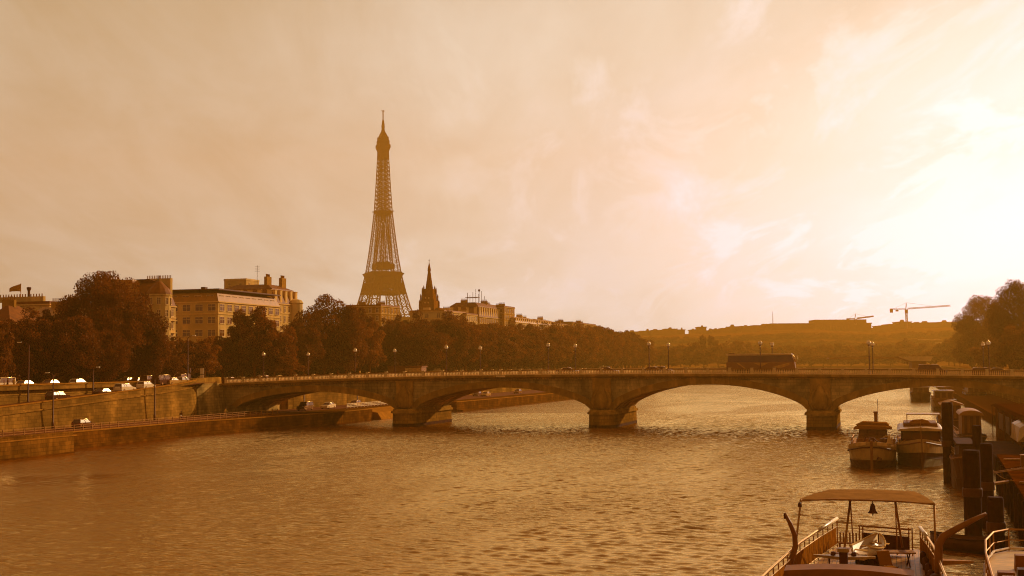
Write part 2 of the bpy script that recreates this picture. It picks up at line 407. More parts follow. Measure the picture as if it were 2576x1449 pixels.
strip(lg, (-115.6, 148.2), (-115.6, 186), 1.4, -.8, .32); strip(lg, (-115.6, 186), (-108.4, 224), 1.4, -.8, .32); lg.build('ledge', QUAYD, quay)
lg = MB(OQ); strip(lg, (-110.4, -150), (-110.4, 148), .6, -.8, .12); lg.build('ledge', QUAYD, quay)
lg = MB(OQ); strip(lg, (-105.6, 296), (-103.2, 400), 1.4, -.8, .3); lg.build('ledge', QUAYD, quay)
rm = MB(OQ)                                            # pale slip way in the recess beyond the bridge
rm.hexa([(-113.4, 250, -.8), (-107.5, 250, -.8), (-107.5, 285, -.8), (-116, 285, -.8)], [(-113.4, 250, 2.2), (-109, 250, 1.5), (-110.5, 280, 1.4), (-116, 284, 2.2)])
rm.build('slipway', COPING, quay)
rd = MB(); slab(rd, [(-128.2, -150), (-119.4, -150), (-119.4, 248), (-128.2, 248)], QZ, QZ + .006); slab(rd, [(-128.2, 248), (-118.5, 248), (-118.5, 296), (-128.2, 296)], QZ, QZ + .006)
slab(rd, [(-128.2, 296), (-114, 296), (-114, 700), (-128.2, 700)], QZ, QZ + .006)
struct('quay_road', rd, ROAD)
# bollards, iron rings
for i, v in enumerate((134, 121)):
    b = rthing('mooring_bollard', ['short dark mooring bollard on the edge of the stone landing at far left', 'dark mooring bollard on the landing, nearer to the camera'][i], 'bollard', -111.8, v, QZ + .14, 'mooring bollards')
    MB().lathe([(.16, 0), (.14, .35), (.2, .42), (.2, .5), (.08, .56)], n=12).build('post', DARK, b, True)

# ---- ramp and its retaining wall
WZ = lambda v: 6.0 + (v - 154) / 57 * 2.5 if v > 154 else max(2.7, 6.0 - (154 - v) * .045)      # ramp wall top without parapet lift
def ramp_top(v): return min(9.35, np.interp(v, [60, 110, 154, 180, 200, 212, 224], [2.9, 4.2, 6.05, 7.45, 8.5, 9.25, 9.35]))
path = [(-128.6, v) for v in (-100, 60, 90, 110, 130, 150, 160, 170, 180, 188)] + [(-128.65, 194), (-128.85, 199), (-129.25, 203.5), (-129.9, 207.5), (-130.9, 211), (-132.2, 214), (-134, 217)]
wl = rthing('ramp_retaining_wall', 'tall stone retaining wall rising to a curved end beside the bridge', 'wall', -128.6, 150, 0)
OW = (-128.6, 150, 0)
wb = MB(OW); rings = []
for i, (u, v) in enumerate(path):
    a = Vector(path[max(i - 1, 0)]); b = Vector(path[min(i + 1, len(path) - 1)]); d = (b - a).normalized(); nn = Vector((d.y, -d.x))
    zt = ramp_top(v) - .12
    rings.append([(u + nn.x * .35, v + nn.y * .35, -.3), (u, v, zt - 1.25), (u - nn.x * .02, v - nn.y * .02, zt), (u - nn.x * .5, v - nn.y * .5, zt), (u - nn.x * .5, v - nn.y * .5, -.3)])
wb.loft(rings); wb.build('wall', QUAY, wl)
cb_, st_ = MB(OW), MB(OW); r1, r2 = [], []
for i, (u, v) in enumerate(path):
    a = Vector(path[max(i - 1, 0)]); b = Vector(path[min(i + 1, len(path) - 1)]); d = (b - a).normalized(); nn = Vector((d.y, -d.x))
    zt = ramp_top(v)
    r1.append([(u + nn.x * e, v + nn.y * e, z) for e, z in ((.1, zt - .119), (.1, zt + .06), (-.58, zt + .06), (-.58, zt - .119))])
    r2.append([(u + nn.x * e, v + nn.y * e, z) for e, z in ((.18, zt - 1.32), (.22, zt - 1.14), (.0, zt - 1.10), (.0, zt - 1.36))])
cb_.loft(r1); cb_.build('coping', COPING, wl); st_.loft(r2); st_.build('string_course', STONE2, wl)
rp = MB(); rr = []
for v in (60, 90, 110, 130, 150, 160, 170, 180, 190, 200, 212, 219):
    z = min(SZ + .25, ramp_top(v) - .5); rr.append([(-129.25, v, z), (-136.0, v, z)])
for a, b in zip(rr[:-1], rr[1:]): rp.quad(a[0], b[0], b[1], a[1])
struct('ramp_road', rp, ROAD)
# upper embankment wall behind the ramp
uw = rthing('upper_embankment_wall', 'long straight stone wall below the upper street on the left', 'wall', -136, 150, 0)
OU = (-136, 150, 0)
MB(OU).box(-136.6, -136, -150, 204, 1, 9.05).build('wall', QUAY, uw)
MB(OU).box(-136.72, -135.88, -150, 204.05, 9.05, 9.25).build('coping', COPING, uw)
MB(OU).box(-135.999, -135.9, -150, 203.9, 7.5, 7.7).build('string_course', STONE2, uw)
# wall behind the lower quay downstream of the bridge, with porticos (dark openings)
dw = rthing('downstream_quay_wall', 'stone quay wall with dark openings seen through the first arch', 'wall', -129, 300, 0)
OD = (-129, 300, 0); m = MB(OD)
ops = [(301, 305.5), (311, 315), (323, 327), (335, 340)]
z0, z1 = QZ - .3, 9.0; prev = 246.5
for a, b in ops:
    m.box(-135.4, -129, prev, a, z0, z1); m.box(-135.4, -129, a, b, 6.6, z1); m.box(-135.4, -132, a, b, z0, 6.6); prev = b
m.box(-135.4, -129, prev, 978, z0, z1); m.build('wall', QUAY, dw)
MB(OD).box(-135.5, -128.85, 246.5, 978, 9.0, 9.2).build('coping', COPING, dw)
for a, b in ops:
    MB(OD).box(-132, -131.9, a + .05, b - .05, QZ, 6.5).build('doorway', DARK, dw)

# ---- right bank
rb = rthing('right_embankment_wall', 'dark stone embankment wall at the right edge behind the moored vessels', 'wall', 27, 100, 0)
OR_ = (27, 100, 0)
MB(OR_).box(27, 31, -200, 224, -.8, 8.6).build('wall', QUAY, rb)
MB(OR_).box(26.8, 31.1, -200, 224, 8.6, 8.9).build('coping', COPING, rb)
rb2 = rthing('right_bank_far_wall', 'shaded embankment wall beyond the bridge on the right bank', 'wall', 27, 400, 0)
OR2 = (27, 400, 0)
MB(OR2).box(27, 31, 246, 980, -.8, 8.6).build('wall', QUAY, rb2)
lq = MB(); lq.box(19, 26.99, -200, 224, -.8, 1.9); lq.box(17, 26.99, 246, 980, -.8, 1.9); struct('right_quay', lq, mat('dark_quay', .05, .9))

# ================================================================== the bridge
PU = [-131.8, -92.2, -52.6, -13.0, 26.6]; PW = 2.3; VN, VF = 225.0, 243.5
def deck(u):
    s = u + 52.6
    return 9.95 - (1.5 if s < 0 else .8) * (s / 79.2) ** 2
CR = [6.7, 7.45, 7.95, 7.55]; SPR = 3.4
br = rthing('stone_arch_bridge', 'wide stone road bridge with four low arches and balustrade across the river', 'bridge', -52.6, 225, 0)
OB = (-52.6, 225, 0)
def arch_z(k, u):
    a, b = PU[k] + PW, PU[k + 1] - PW; m = (a + b) / 2; h = (b - a) / 2; t = max(-1, min(1, (u - m) / h)); r = CR[k] - SPR
    Rr = (h * h + r * r) / (2 * r); seg = SPR + math.sqrt(max(0, Rr * Rr - (t * h) ** 2)) - (Rr - r)
    ell = SPR + r * math.sqrt(1 - t * t)
    return .55 * seg + .45 * ell
NS = 36
for k in range(4):
    a, b = PU[k] + PW, PU[k + 1] - PW
    sp = MB(OB); us = [a + (b - a) * i / NS for i in range(NS + 1)]
    for i in range(NS):
        u0, u1 = us[i], us[i + 1]; z0_, z1_ = arch_z(k, u0), arch_z(k, u1); d0, d1 = deck(u0) - .75, deck(u1) - .75
        sp.quad((u0, VN, z0_), (u1, VN, z1_), (u1, VN, d1), (u0, VN, d0))
        sp.quad((u0, VF, z0_), (u1, VF, z1_), (u1, VF, d1), (u0, VF, d0))
        sp.quad((u0, VN, z0_), (u1, VN, z1_), (u1, VF, z1_), (u0, VF, z0_))
        sp.quad((u0, VN, d0), (u1, VN, d1), (u1, VF, d1), (u0, VF, d0))
    span = sp.build('arch_span', STONE, br)
    rg = MB(OB); rr = []                               # raised ring of voussoirs
    for i in range(NS + 1):
        u = us[i]; z = arch_z(k, u); e = 1e-2
        du = .02; t = Vector((2 * du, arch_z(k, min(b, u + du)) - arch_z(k, max(a, u - du)))); t = t.normalized() if t.length > 0 else Vector((1, 0)); nn = Vector((-t.y, t.x))
        th = 1.25
        x1 = min(max(u + nn.x * th, a - PW + .05), b + PW - .05)
        rr.append([(u, VN - .13, z), (x1, VN - .13, z + nn.y * th), (x1, VN + .02, z + nn.y * th), (u, VN + .02, z)])
    rg.loft(rr); rg.build('arch_ring', STONE2, span)
# piers
for k in (1, 2, 3):
    pu = PU[k]; m = MB(OB)
    m.box(pu - PW, pu + PW, VN - .0, VF + .0, -.8, deck(pu) - .75)
    pr = m.build('pier', STONE, br)
    n_ = MB(OB)
    def nose(mb, z0, z1, w, L0, L1, top=0.0):
        lo = [(pu - w, VF + 1, z0)] + [(pu - w * math.cos(t), VN - L0 * math.sin(t), z0) for t in np.linspace(0, math.pi, 13)] + [(pu + w, VF + 1, z0)]
        hi = [(pu - w * .97, VF + 1, z1)] + [(pu - w * .97 * math.cos(t), VN - L1 * math.sin(t), z1) for t in np.linspace(0, math.pi, 13)] + [(pu + w * .97, VF + 1, z1)]
        mb.hexa(lo, hi)
    nose(n_, -.8, 2.5, PW + .25, 2.4, 2.3); n_.build('cutwater', PIERM, pr)
    tdm = MB(OB); nose(tdm, -.8, .5, PW + .32, 2.5, 2.47); tdm.build('tide_line', WOODK, pr)
    cpm = MB(OB); nose(cpm, 2.5, 2.95, PW + .55, 2.7, 2.7); nose(cpm, 2.95, 3.35, PW + .2, 2.2, 1.6); cpm.build('pier_cap', STONE2, pr)
    # sculpted trophy above the cutwater: shield, helmet and drapery in relief
    tr = MB(OB)
    tr.box(pu - 1.75, pu + 1.75, VN - .45, VN + .01, 3.3, deck(pu) - .76)
    tr.build('pilaster', STONE2, pr, bevel=.06)
    sc2 = MB(OB)
    sc2.lathe([(.3, 0), (1.25, .5), (1.4, 1.6), (1.1, 2.7), (.75, 3.4), (.55, 4.0), (.2, 4.5)], (pu, VN - .6, 3.3), 12)
    for sx in (-1, 1):
        sc2.tube([(pu + sx * 1.0, VN - .7, 3.4), (pu + sx * 1.6, VN - .75, 4.6), (pu + sx * 1.35, VN - .6, 6.0), (pu + sx * .7, VN - .5, 7.1)], [.35, .5, .38, .15], 7)
    sc2.build('sculpture', STONE2, pr, True)
# abutments
ab = MB(OB); ab.box(PU[0] - 9, PU[0] + PW, VN - .0, VF, -.3, deck(PU[0]) - .75); ab.build('abutment', STONE, br)
ab = MB(OB); ab.hexa([(PU[0] - 9, VN - 9, -.3), (PU[0] - .6, VN - 9, -.3), (PU[0] - .1, VN, -.3), (PU[0] - 9, VN, -.3)], [(PU[0] - 9, VN - 9, 8.45), (PU[0] - 1.6, VN - 9, 8.45), (PU[0] - 1.2, VN, 8.45), (PU[0] - 9, VN, 8.45)])
ab.build('wing_wall', STONE, br)
pw = MB(OB); pw.hexa([(PU[0] - 4.5, VN - 9, 8.45), (PU[0] - 1.6, VN - 9, 8.45), (PU[0] - 1.2, VN, 8.45), (PU[0] - 2.4, VN, 8.45)], [(PU[0] - 4.5, VN - 9, 9.5), (PU[0] - 1.7, VN - 9, 9.5), (PU[0] - 1.3, VN, 9.7), (PU[0] - 2.4, VN, 9.7)])
pw.build('end_parapet', STONE2, br)
ab = MB(OB); ab.box(PU[4] - PW, PU[4] + 12, VN, VF, -.8, deck(PU[4]) - .75); ab.build('abutment', STONE, br)
# cornice, deck, rails
def ribbon(mb, sec, u0=PU[0] - 9, u1=PU[4] + 12, n=60):
    us = np.linspace(u0, u1, n + 1)
    mb.loft([[(u, v, deck(u) + z) for v, z in sec] for u in us])
for (a, b, nm) in ((VN, -1, 'cornice'), (VF, 1, 'cornice')):
    m = MB(OB); ribbon(m, [(a - .02 * -b, -.75), (a + .35 * b, -.6), (a + .6 * b, -.42), (a + .6 * b, -.05), (a - .7 * b, -.05), (a - .7 * b, -.75)]); m.build(nm, STONE2, br)
    dn = MB(OB)
    for i in range(300):                               # dentils under the cornice
        u = PU[0] + (PU[4] - PU[0]) * (i + .5) / 300
        dn.cbox(u, a + .2 * b, deck(u) - .80, .26, .4, .22)
    dn.build('dentil_course', STONE2, br)
m = MB(OB); ribbon(m, [(VN + .7, -.6), (VN + .7, -.03), (VN + 3.3, -.03), (VN + 3.3, -.16), (VF - 3.3, -.16), (VF - 3.3, -.03), (VF - .7, -.03), (VF - .7, -.6)]); m.build('deck', ROAD, br)
NB = 40
def balustrade(v, side):
    us = np.linspace(PU[0], PU[4], NB + 1)
    m = MB(OB); ribbon(m, [(v - .17, -.05), (v + .17, -.05), (v + .17, .10), (v - .17, .10)], PU[0], PU[4]); m.build('bottom_rail', BALU, br)
    m = MB(OB); ribbon(m, [(v - .2, .80), (v + .2, .80), (v + .2, .97), (v - .2, .97)], PU[0], PU[4]); m.build('top_rail', STONE2 if side else BALU, br)
    bl = MB(OB)
    for i in range(NB):
        nb = 12
        for j in range(nb):
            u = us[i] + (us[i + 1] - us[i]) * (j + 1) / (nb + 1); z = deck(u)
            r = [(u, v, z + h) for h in (.1, .38, .8)]
            bl.loft([[(u + rr * x, v + rr * y, z + h) for x, y in ((-1, -1), (1, -1), (1, 1), (-1, 1))] for rr, h in ((.06, .1), (.11, .34), (.05, .62), (.075, .8))])
    b = bl.build('balusters', BALU, br); b['kind'] = 'stuff'
    return us
us = balustrade(VN - .25, True); balustrade(VF + .25, False)
post = None
for i, u in enumerate(us):
    if post is None:
        post = MB().cbox(0, 0, .5, .46, .46, 1.08).cbox(0, 0, 1.09, .56, .56, .1).build('balustrade_post', BALU, br); o = post
    else: o = post.copy(); C.objects.link(o); o.parent = br
    o.location = (u - OB[0], VN - .25 - OB[1], deck(u) - .02)
m = MB(OB)
for u in us: m.cbox(u, VF + .25, deck(u) + .5, .5, .5, 1.1)
m.build('far_posts', BALU, br)['kind'] = 'stuff'
PLK = mat('notice_plate', .6, .5)
MB(OB).box(-73.2, -71.4, VN - .68, VN - .61, deck(-72) - .42, deck(-72) - .12).build('plate', PLK, br)
dm = MB(); 
for i in range(26):
    u = -128 + i * 6; dm.hexa([(u, 234.2, deck(u) - .156), (u + 3, 234.2, deck(u + 3) - .156), (u + 3, 234.35, deck(u + 3) - .156), (u, 234.35, deck(u) - .156)], [(u, 234.2, deck(u) - .15), (u + 3, 234.2, deck(u + 3) - .15), (u + 3, 234.35, deck(u + 3) - .15), (u, 234.35, deck(u) - .15)])
struct('lane_markings', dm, MARK)

# ================================================================== lamps on the bridge
def make_lamp(u, v, z, h, label, group):
    r = rthing('street_lamp', label, 'street lamp', u, v, z, group)
    MB().lathe([(.17, 0), (.17, .5), (.11, .7), (.10, .8), (.075, h - .9), (.07, h - .6)], n=8).build('pole', DARK, r, True)
    MB().lathe([(.05, h - .62), (.22, h - .52), (.26, h - .46), (.1, h - .44)], n=10).build('bracket', DARK, r)
    MB().lathe([(.1, h - .46), (.30, h - .36), (.36, h - .12), (.30, h + .02)], n=14).build('globe', LAMPG, r, True)
    MB().lathe([(.31, h + .02), (.36, h + .05), (.22, h + .22), (.05, h + .32), (.03, h + .5)], n=12).build('cap', CHROME, r, True)
    return r
near = [663, 893, 1123, 1379, 1633, 1913, 2187, 2488]; far = [775, 993, 1208, 1447, 1682, 1943, 2196, 2474]
NL = {663: 'nearest its left end', 893: 'left of the kiosk', 1123: 'right of the kiosk', 1379: 'left of the first saloon',
      1633: 'in front of the middle cars on the bridge', 1913: 'standing in front of the coach', 2187: 'left of the close pair', 2488: 'right of two before dark trees'}
FL = {775: 'second from its left end', 993: 'just above the kiosk roof', 1208: 'between kiosk and first saloon', 1447: 'just right of the first saloon',
      1682: 'right of the middle cars', 1943: 'rising behind the coach roof', 2196: 'right of the close pair', 2474: 'left of two before dark trees'}
def u_at(px, v):
    d = ray(px, 915); t = v / (d.x * s_ + d.y * c_); return t * (d.x * c_ - d.y * s_)
for px in near:
    v = VN + .9; u = u_at(px, v); make_lamp(u, v, deck(u) - .03, 5.7, 'globe lamp on near side of bridge, ' + NL[px], 'street lamps along the bridge')
for px in far:
    v = VF - .9; u = u_at(px, v); make_lamp(u, v, deck(u) - .03, 5.7, 'globe lamp on far side of bridge, ' + FL[px], 'street lamps along the bridge')

# tall lamp posts of the left quays
def make_mast(u, v, z, h, label, arm=1.6, adir=1):
    r = rthing('tall_lamp_post', label, 'lamp post', u, v, z, 'tall lamp posts of the left quay')
    MB().lathe([(.2, 0), (.2, 1.0), (.14, 1.1), (.09, h)], n=8).build('pole', DARK, r, True)
    MB().tube([(0, 0, h - .05), (adir * arm * .4, 0, h + .35), (adir * arm, 0, h + .45)], .05, 6).build('arm', DARK, r)
    MB().loft([[(adir * (arm - .1) + adir * x, y, h + .45 + zz) for x, y in ((0, -.12), (.7, -.14), (.7, .14), (0, .12))] for zz in (-.06, .08)]).build('lamp_head', LAMPG, r)
    return r
def mast_px(px, ybase, ytop, u, z, label, **k):
    v = v_at(px, u); h = z_at(px, ytop, u) - z
    return make_mast(u, v, z, h, label, **k)
mast_px(72, 985, 868, -135.2, 5.5, 'tall dark lamp post on the ramp, farthest left', adir=-1)
mast_px(135, 1076, 945, -127.6, QZ, 'dark lamp post on the lower quay left of the dark car', arm=.9, adir=-1)
mast_px(235, 992, 930, -135.3, 7.0, 'short lamp post against the upper wall between the masonry posts', arm=.7)
mast_px(390, 1056, 955, -127.6, QZ, 'dark lamp post on the lower quay right of the dark car', arm=.9)
mast_px(472, 965, 850, -137.2, SZ, 'tall lamp post on the upper pavement near the signs', arm=1.2)
for px, lab in ((663 - 50, 'lamp post seen against the quay wall just inside the first arch, left one'), (900, 'lamp post seen in the middle of the first arch')):
    px2 = 765 if px < 700 else 899
    v = v_at(px2, -127.5); make_mast(-127.5, v, QZ, 5.2, lab, arm=.8)

# railing along the lower quay
fn = rthing('quay_railing', 'long low metal railing along the water side of the lower quay', 'railing', -117.9, 120, QZ)
OF = (-117.9, 120, QZ); post = None
vs_ = [100 + 2.2 * i for i in range(56)]
for i, v in enumerate(vs_):
    if post is None: post = MB().box(-.07, .07, -.05, .05, 0, 1.05).build('post', mat('railing_metal', .2, .6, .4), fn); o = post
    else: o = post.copy(); C.objects.link(o); o.parent = fn
    o.location = (-.0, v - 120, 0.02)
for z in (.35, .68, 1.0):
    MB().box(-.03, .03, 99.9 - 120, vs_[-1] - 120 + .05, z - .035, z + .035).build('rail', MATS['railing_metal'], fn)
fn = rthing('white_quay_railing', 'pale sunlit railing on the quay seen through the first arch', 'railing', -117.3, 252, QZ)
post = None
for i in range(24):
    if post is None: post = MB().box(-.07, .07, -.05, .05, 0, 1.05).build('post', WHITEP, fn); o = post
    else: o = post.copy(); C.objects.link(o); o.parent = fn
    o.location = (-.0, i * 1.9, 0.02)
for z in (.38, .7, 1.0): MB().box(-.03, .03, -.05, 43.8, z - .06, z + .06).build('rail', WHITEP, fn)

# ================================================================== vehicles
KINDS = {  # length, width, wheel radius, lower outline (x,z from tail to nose), cabin (x0,x1 belt, x0,x1 roof), belt z, roof z
    'hatch': (3.9, 1.66, .30, [(-1.92, .35), (-1.95, .8), (-1.85, .95), (.75, .93), (1.7, .78), (1.93, .6), (1.95, .35), (1.8, .22), (-1.8, .22)], (-1.85, .95, -1.55, .25), .93, 1.46),
    'sedan': (4.5, 1.72, .31, [(-2.2, .4), (-2.22, .85), (-2.1, .97), (-1.3, .98), (.8, .93), (2.0, .8), (2.22, .6), (2.25, .35), (2.1, .22), (-2.1, .22)], (-1.6, 1.05, -.95, .35), .95, 1.42),
    'estate': (4.5, 1.74, .31, [(-2.2, .4), (-2.22, .85), (-2.15, .97), (.9, .95), (2.0, .82), (2.2, .6), (2.22, .35), (2.1, .22), (-2.1, .22)], (-2.15, 1.1, -1.95, .4), .95, 1.5),
    'van': (4.9, 1.9, .33, [(-2.4, .4), (-2.43, 1.0), (-2.42, 1.12), (1.35, 1.12), (2.2, .98), (2.4, .7), (2.42, .4), (2.3, .25), (-2.3, .25)], (-2.42, 1.6, -2.35, .85), 1.1, 1.95),
    'four_by_four': (4.6, 1.85, .38, [(-2.2, .5), (-2.25, 1.05), (-2.2, 1.15), (1.0, 1.13), (2.1, 1.02), (2.25, .8), (2.27, .45), (2.1, .32), (-2.1, .32)], (-2.2, 1.15, -2.1, .6), 1.12, 1.85)}
def paintmat(name, v): return mat('paint_' + name, v, .22, .6, metal=.25, var=.06, scale=1, col=None)
PAINTS = {k: paintmat(k, v) for k, v in (('black', .03), ('dark', .06), ('grey', .16), ('silver', .38), ('white', .75))}
EDGE = mat('roof_glint_metal', .6, .16, .8, metal=.9, var=.03)  # shiny metal for tubes added to draw bright roof lines
def make_car(kind, paint, label, u, v, z, rot, group, glow=False):
    """nose points to +x locally; rot is the angle from the +u axis of the river frame"""
    L, Wd, wr, low, cab, bz, rz = KINDS[kind]; P = PAINTS[paint]; h = Wd / 2
    r = rthing({'van': 'minivan', 'four_by_four': 'off_road_car'}.get(kind, 'car'), label, 'van' if kind == 'van' else 'car', u, v, z, group, rot)
    m = MB(); rings = []
    for y, ins in ((-h, .06), (-h + .07, 0), (h - .07, 0), (h, .06)):
        cx = sum(x for x, _ in low) / len(low); cz = .6
        rings.append([(x * (1 - ins * .25), y, cz + (q - cz) * (1 - ins)) for x, q in low])
    m.loft(rings); body = m.build('body', P, r)
    x0, x1, r0, r1 = cab; hh = h - .06; tp = hh - .16
    m = MB(); m.hexa([(x0 + .03, -hh, bz - .04), (x1, -hh, bz - .04), (x1, hh, bz - .04), (x0 + .03, hh, bz - .04)], [(r0, -tp, rz - .05), (r1, -tp, rz - .05), (r1, tp, rz - .05), (r0, tp, rz - .05)])
    m.build('windows', GLASSW, r)
    m = MB(); e = .07
    m.loft([[(r0 - e, -tp - .04, rz - .06), (r1 + e, -tp - .04, rz - .06), (r1 + e, tp + .04, rz - .06), (r0 - e, tp + .04, rz - .06)],
            [(r0 - e + .02, -tp, rz - .01), (r1 + e - .05, -tp, rz - .01), (r1 + e - .05, tp, rz - .01), (r0 - e + .02, tp, rz - .01)],
            [(r0 + .2, -tp + .25, rz + .04), (r1 - .15, -tp + .25, rz + .04), (r1 - .15, tp - .25, rz + .04), (r0 + .2, tp - .25, rz + .04)]])
    m.build('roof', P, r)
    for sy in (-1, 1):
        MB().tube([(x1 + .02, sy * (hh - .02), bz), (r1 + .06, sy * (tp + .01), rz - .03), ((r0 + r1) / 2, sy * (tp + .02), rz + .01), (r0 - .05, sy * (tp + .01), rz - .03), (x0 - .02, sy * (hh - .02), bz + .05)], .045, 6).build('roof_edge', EDGE, r, True)  # tube added along roof and pillars to catch a bright outline
    m = MB(); k = .045
    for sy in (-1, 1):
        m.bar((x1 + .02, sy * hh, bz - .03), (r1 + .03, sy * tp, rz - .04), k); m.bar((x0, sy * hh, bz - .03), (r0 - .02, sy * tp, rz - .04), k * 1.4)
        xm, rm_ = (x0 + x1) / 2, (r0 + r1) / 2; m.bar((xm, sy * (hh + .005), bz - .03), (rm_, sy * (tp + .01), rz - .04), k * .9)
        if L > 4.3: xm, rm_ = x0 * .62 + x1 * .38 - .2, r0 * .66 + r1 * .34 - .2; m.bar((xm, sy * (hh + .005), bz - .03), (rm_, sy * (tp + .01), rz - .04), k * .9)
    m.build('pillars', P, r)
    for sx in (-1, 1):
        for sy in (-1, 1):
            w_ = MB(); w_.loft([[(ra * math.cos(t), sy * (h + .012 - y2), ra * math.sin(t)) for t in np.linspace(0, 2 * math.pi, 15)[:-1]] for ra, y2 in ((wr * .86, 0), (wr, .03), (wr, .17), (wr * .86, .2))])
            wo_ = w_.build('wheel', TYRE, r, loc=(sx * L * .31, 0, wr))
            hb = MB(); hb.loft([[(ra * math.cos(t), sy * (h + y), ra * math.sin(t)) for t in np.linspace(0, 2 * math.pi, 11)[:-1]] for ra, y in ((wr * .6, .0), (wr * .58, .02), (.04, .03))])
            hb.build('rim', STEEL, wo_)
    for sy in (-1, 1):
        nx = low[5][0] if len(low) > 8 else low[4][0]
        hx = max(x for x, _ in low) - .0
        MB().cbox(hx - .10, sy * (h - .28), .66 if kind != 'four_by_four' else .85, .2, .34, .15).build('headlight', LENS, r, bevel=.02)
        MB().cbox(-hx + .05, sy * (h - .18), .8, .1, .2, .2).build('tail_light', mat('tail_lens', .12, .3, .5, col=(.35, .03, .01)), r)
    m = MB(); m.cbox(hx - .02, 0, .35, .12, Wd - .15, .16); m.build('bumper', DARK if paint != 'white' else P, r)
    return r
A_DN = math.pi / 2; A_UP = -math.pi / 2                # heading downstream / towards the camera
def car_px(kind, paint, px, u, z, rot, label, group, **k): return make_car(kind, paint, label, u, v_at(px, u), z, rot, group, **k)
G1 = 'cars on the lower quay'; G2 = 'cars on the ramp and upper street'; G3 = 'cars crossing the bridge'
car_px('hatch', 'dark', 212, -123.2, QZ, A_DN, 'dark rounded hatchback driving on the lower quay behind the railing', G1)
ZR = lambda px, u: min(SZ + .25, ramp_top(v_at(px, u)) - .48)
car_px('estate', 'black', 147, -131.6, ZR(147, -131.6), A_DN, 'dark estate car climbing the ramp above the retaining wall, farthest left on the ramp', G2)
car_px('sedan', 'black', 262, -131.8, ZR(262, -131.8) - .35, A_DN, 'low dark car half hidden behind the ramp wall, left of the white estate', G2)
car_px('estate', 'white', 315, -131.6, ZR(315, -131.6), A_DN, 'white estate car on the ramp with dark rear', G2)
car_px('hatch', 'white', 368, -131.6, ZR(368, -131.6), A_DN, 'small rounded white car glinting at the top of the ramp', G2)
car_px('four_by_four', 'dark', 378, -137.9, SZ, A_DN, 'dark off road car behind the small white car', G2)
car_px('van', 'black', 410, -133.4, SZ, A_DN, 'dark boxy van to the right of the small white car', G2)
car_px('four_by_four', 'grey', 415, -140.5, SZ, A_DN, 'grey high car in the crowded street behind the boxy van', G2)
car_px('sedan', 'silver', 434, -133.0, SZ, A_DN, 'silver car with bright windscreen near the curved wall end', G2)
car_px('hatch', 'silver', 463, -134.5, SZ, A_DN, 'silver round car beside the traffic light', G2)
car_px('van', 'dark', 455, -142.5, SZ, A_UP, 'dark van under the trees left of the traffic light', G2)
car_px('sedan', 'dark', 345, -141.0, SZ, A_UP, 'dark car parked under the trees behind the white estate', G2)
car_px('sedan', 'black', 322, -144.5, SZ, A_DN, 'black car under the trees at the end of the upper wall', G2)
car_px('hatch', 'white', 200, -139.6, SZ, A_DN, 'white car on the upper street seen just above the upper wall', G2)
car_px('sedan', 'grey', 132, -139.8, SZ, A_DN, 'grey car on the upper street behind the quay lamp post', G2)
car_px('sedan', 'silver', 66, -139.8, SZ, A_DN, 'silver car with glowing headlights beside the farthest left lamp post', G2)
car_px('van', 'white', 4, -139.8, SZ, A_UP, 'white van cut by the left edge of the picture', G2)
# under and beyond the first arch
for px, kd, pt, uu, lb in ((768, 'four_by_four', 'dark', -121.6, 'dark high car with a glaring windscreen on the quay beneath the first arch'), (826, 'sedan', 'white', -121.4, 'white car behind the pale railing in the first arch'),
                       (893, 'hatch', 'silver', -121.4, 'silver car with the brightest glint, at the right of the first arch')):
    car_px(kd, pt, px, uu, QZ, A_UP, lb, G1)
car_px('sedan', 'silver', 1222, -117.5, QZ, A_UP, 'silver car on the distant quay seen through the second arch, left one', G1)
car_px('hatch', 'dark', 1200, -121.0, QZ, A_UP, 'dark car on the distant quay behind the silver one', G1)
car_px('hatch', 'grey', 1302, -117.5, QZ, A_UP, 'grey car on the distant quay seen through the second arch, right one', G1)
# on the bridge
def bcar(kind, paint, px, v, head, label):
    u = u_at(px, v); return make_car(kind, paint, label, u, v, deck(u) - .15, head, G3)
bcar('sedan', 'dark', 1430, 230.2, 0, 'dark saloon with a bright roof line crossing the bridge left of the middle')
bcar('sedan', 'grey', 1528, 231.0, 0, 'low grey car between the two saloons on the bridge')
bcar('sedan', 'dark', 1645, 230.2, 0, 'dark saloon at the tall lamp in the middle of the bridge')
bcar('hatch', 'grey', 1668, 234.0, 0, 'grey car partly hidden behind the middle saloon')
bcar('van', 'dark', 2346, 230.2, 0, 'dark van with a star of sun glare on its windscreen')
bcar('estate', 'dark', 2478, 230.2, 0, 'dark estate car in front of the dark trees at the right')
bcar('sedan', 'black', 2512, 234.2, 0, 'black saloon at the far right, behind the estate')
bcar('sedan', 'dark', 574, 230.2, math.pi, 'dark car turning off the left end of the bridge')
bcar('hatch', 'grey', 655, 233.6, math.pi, 'grey car behind the balustrade near the left end')

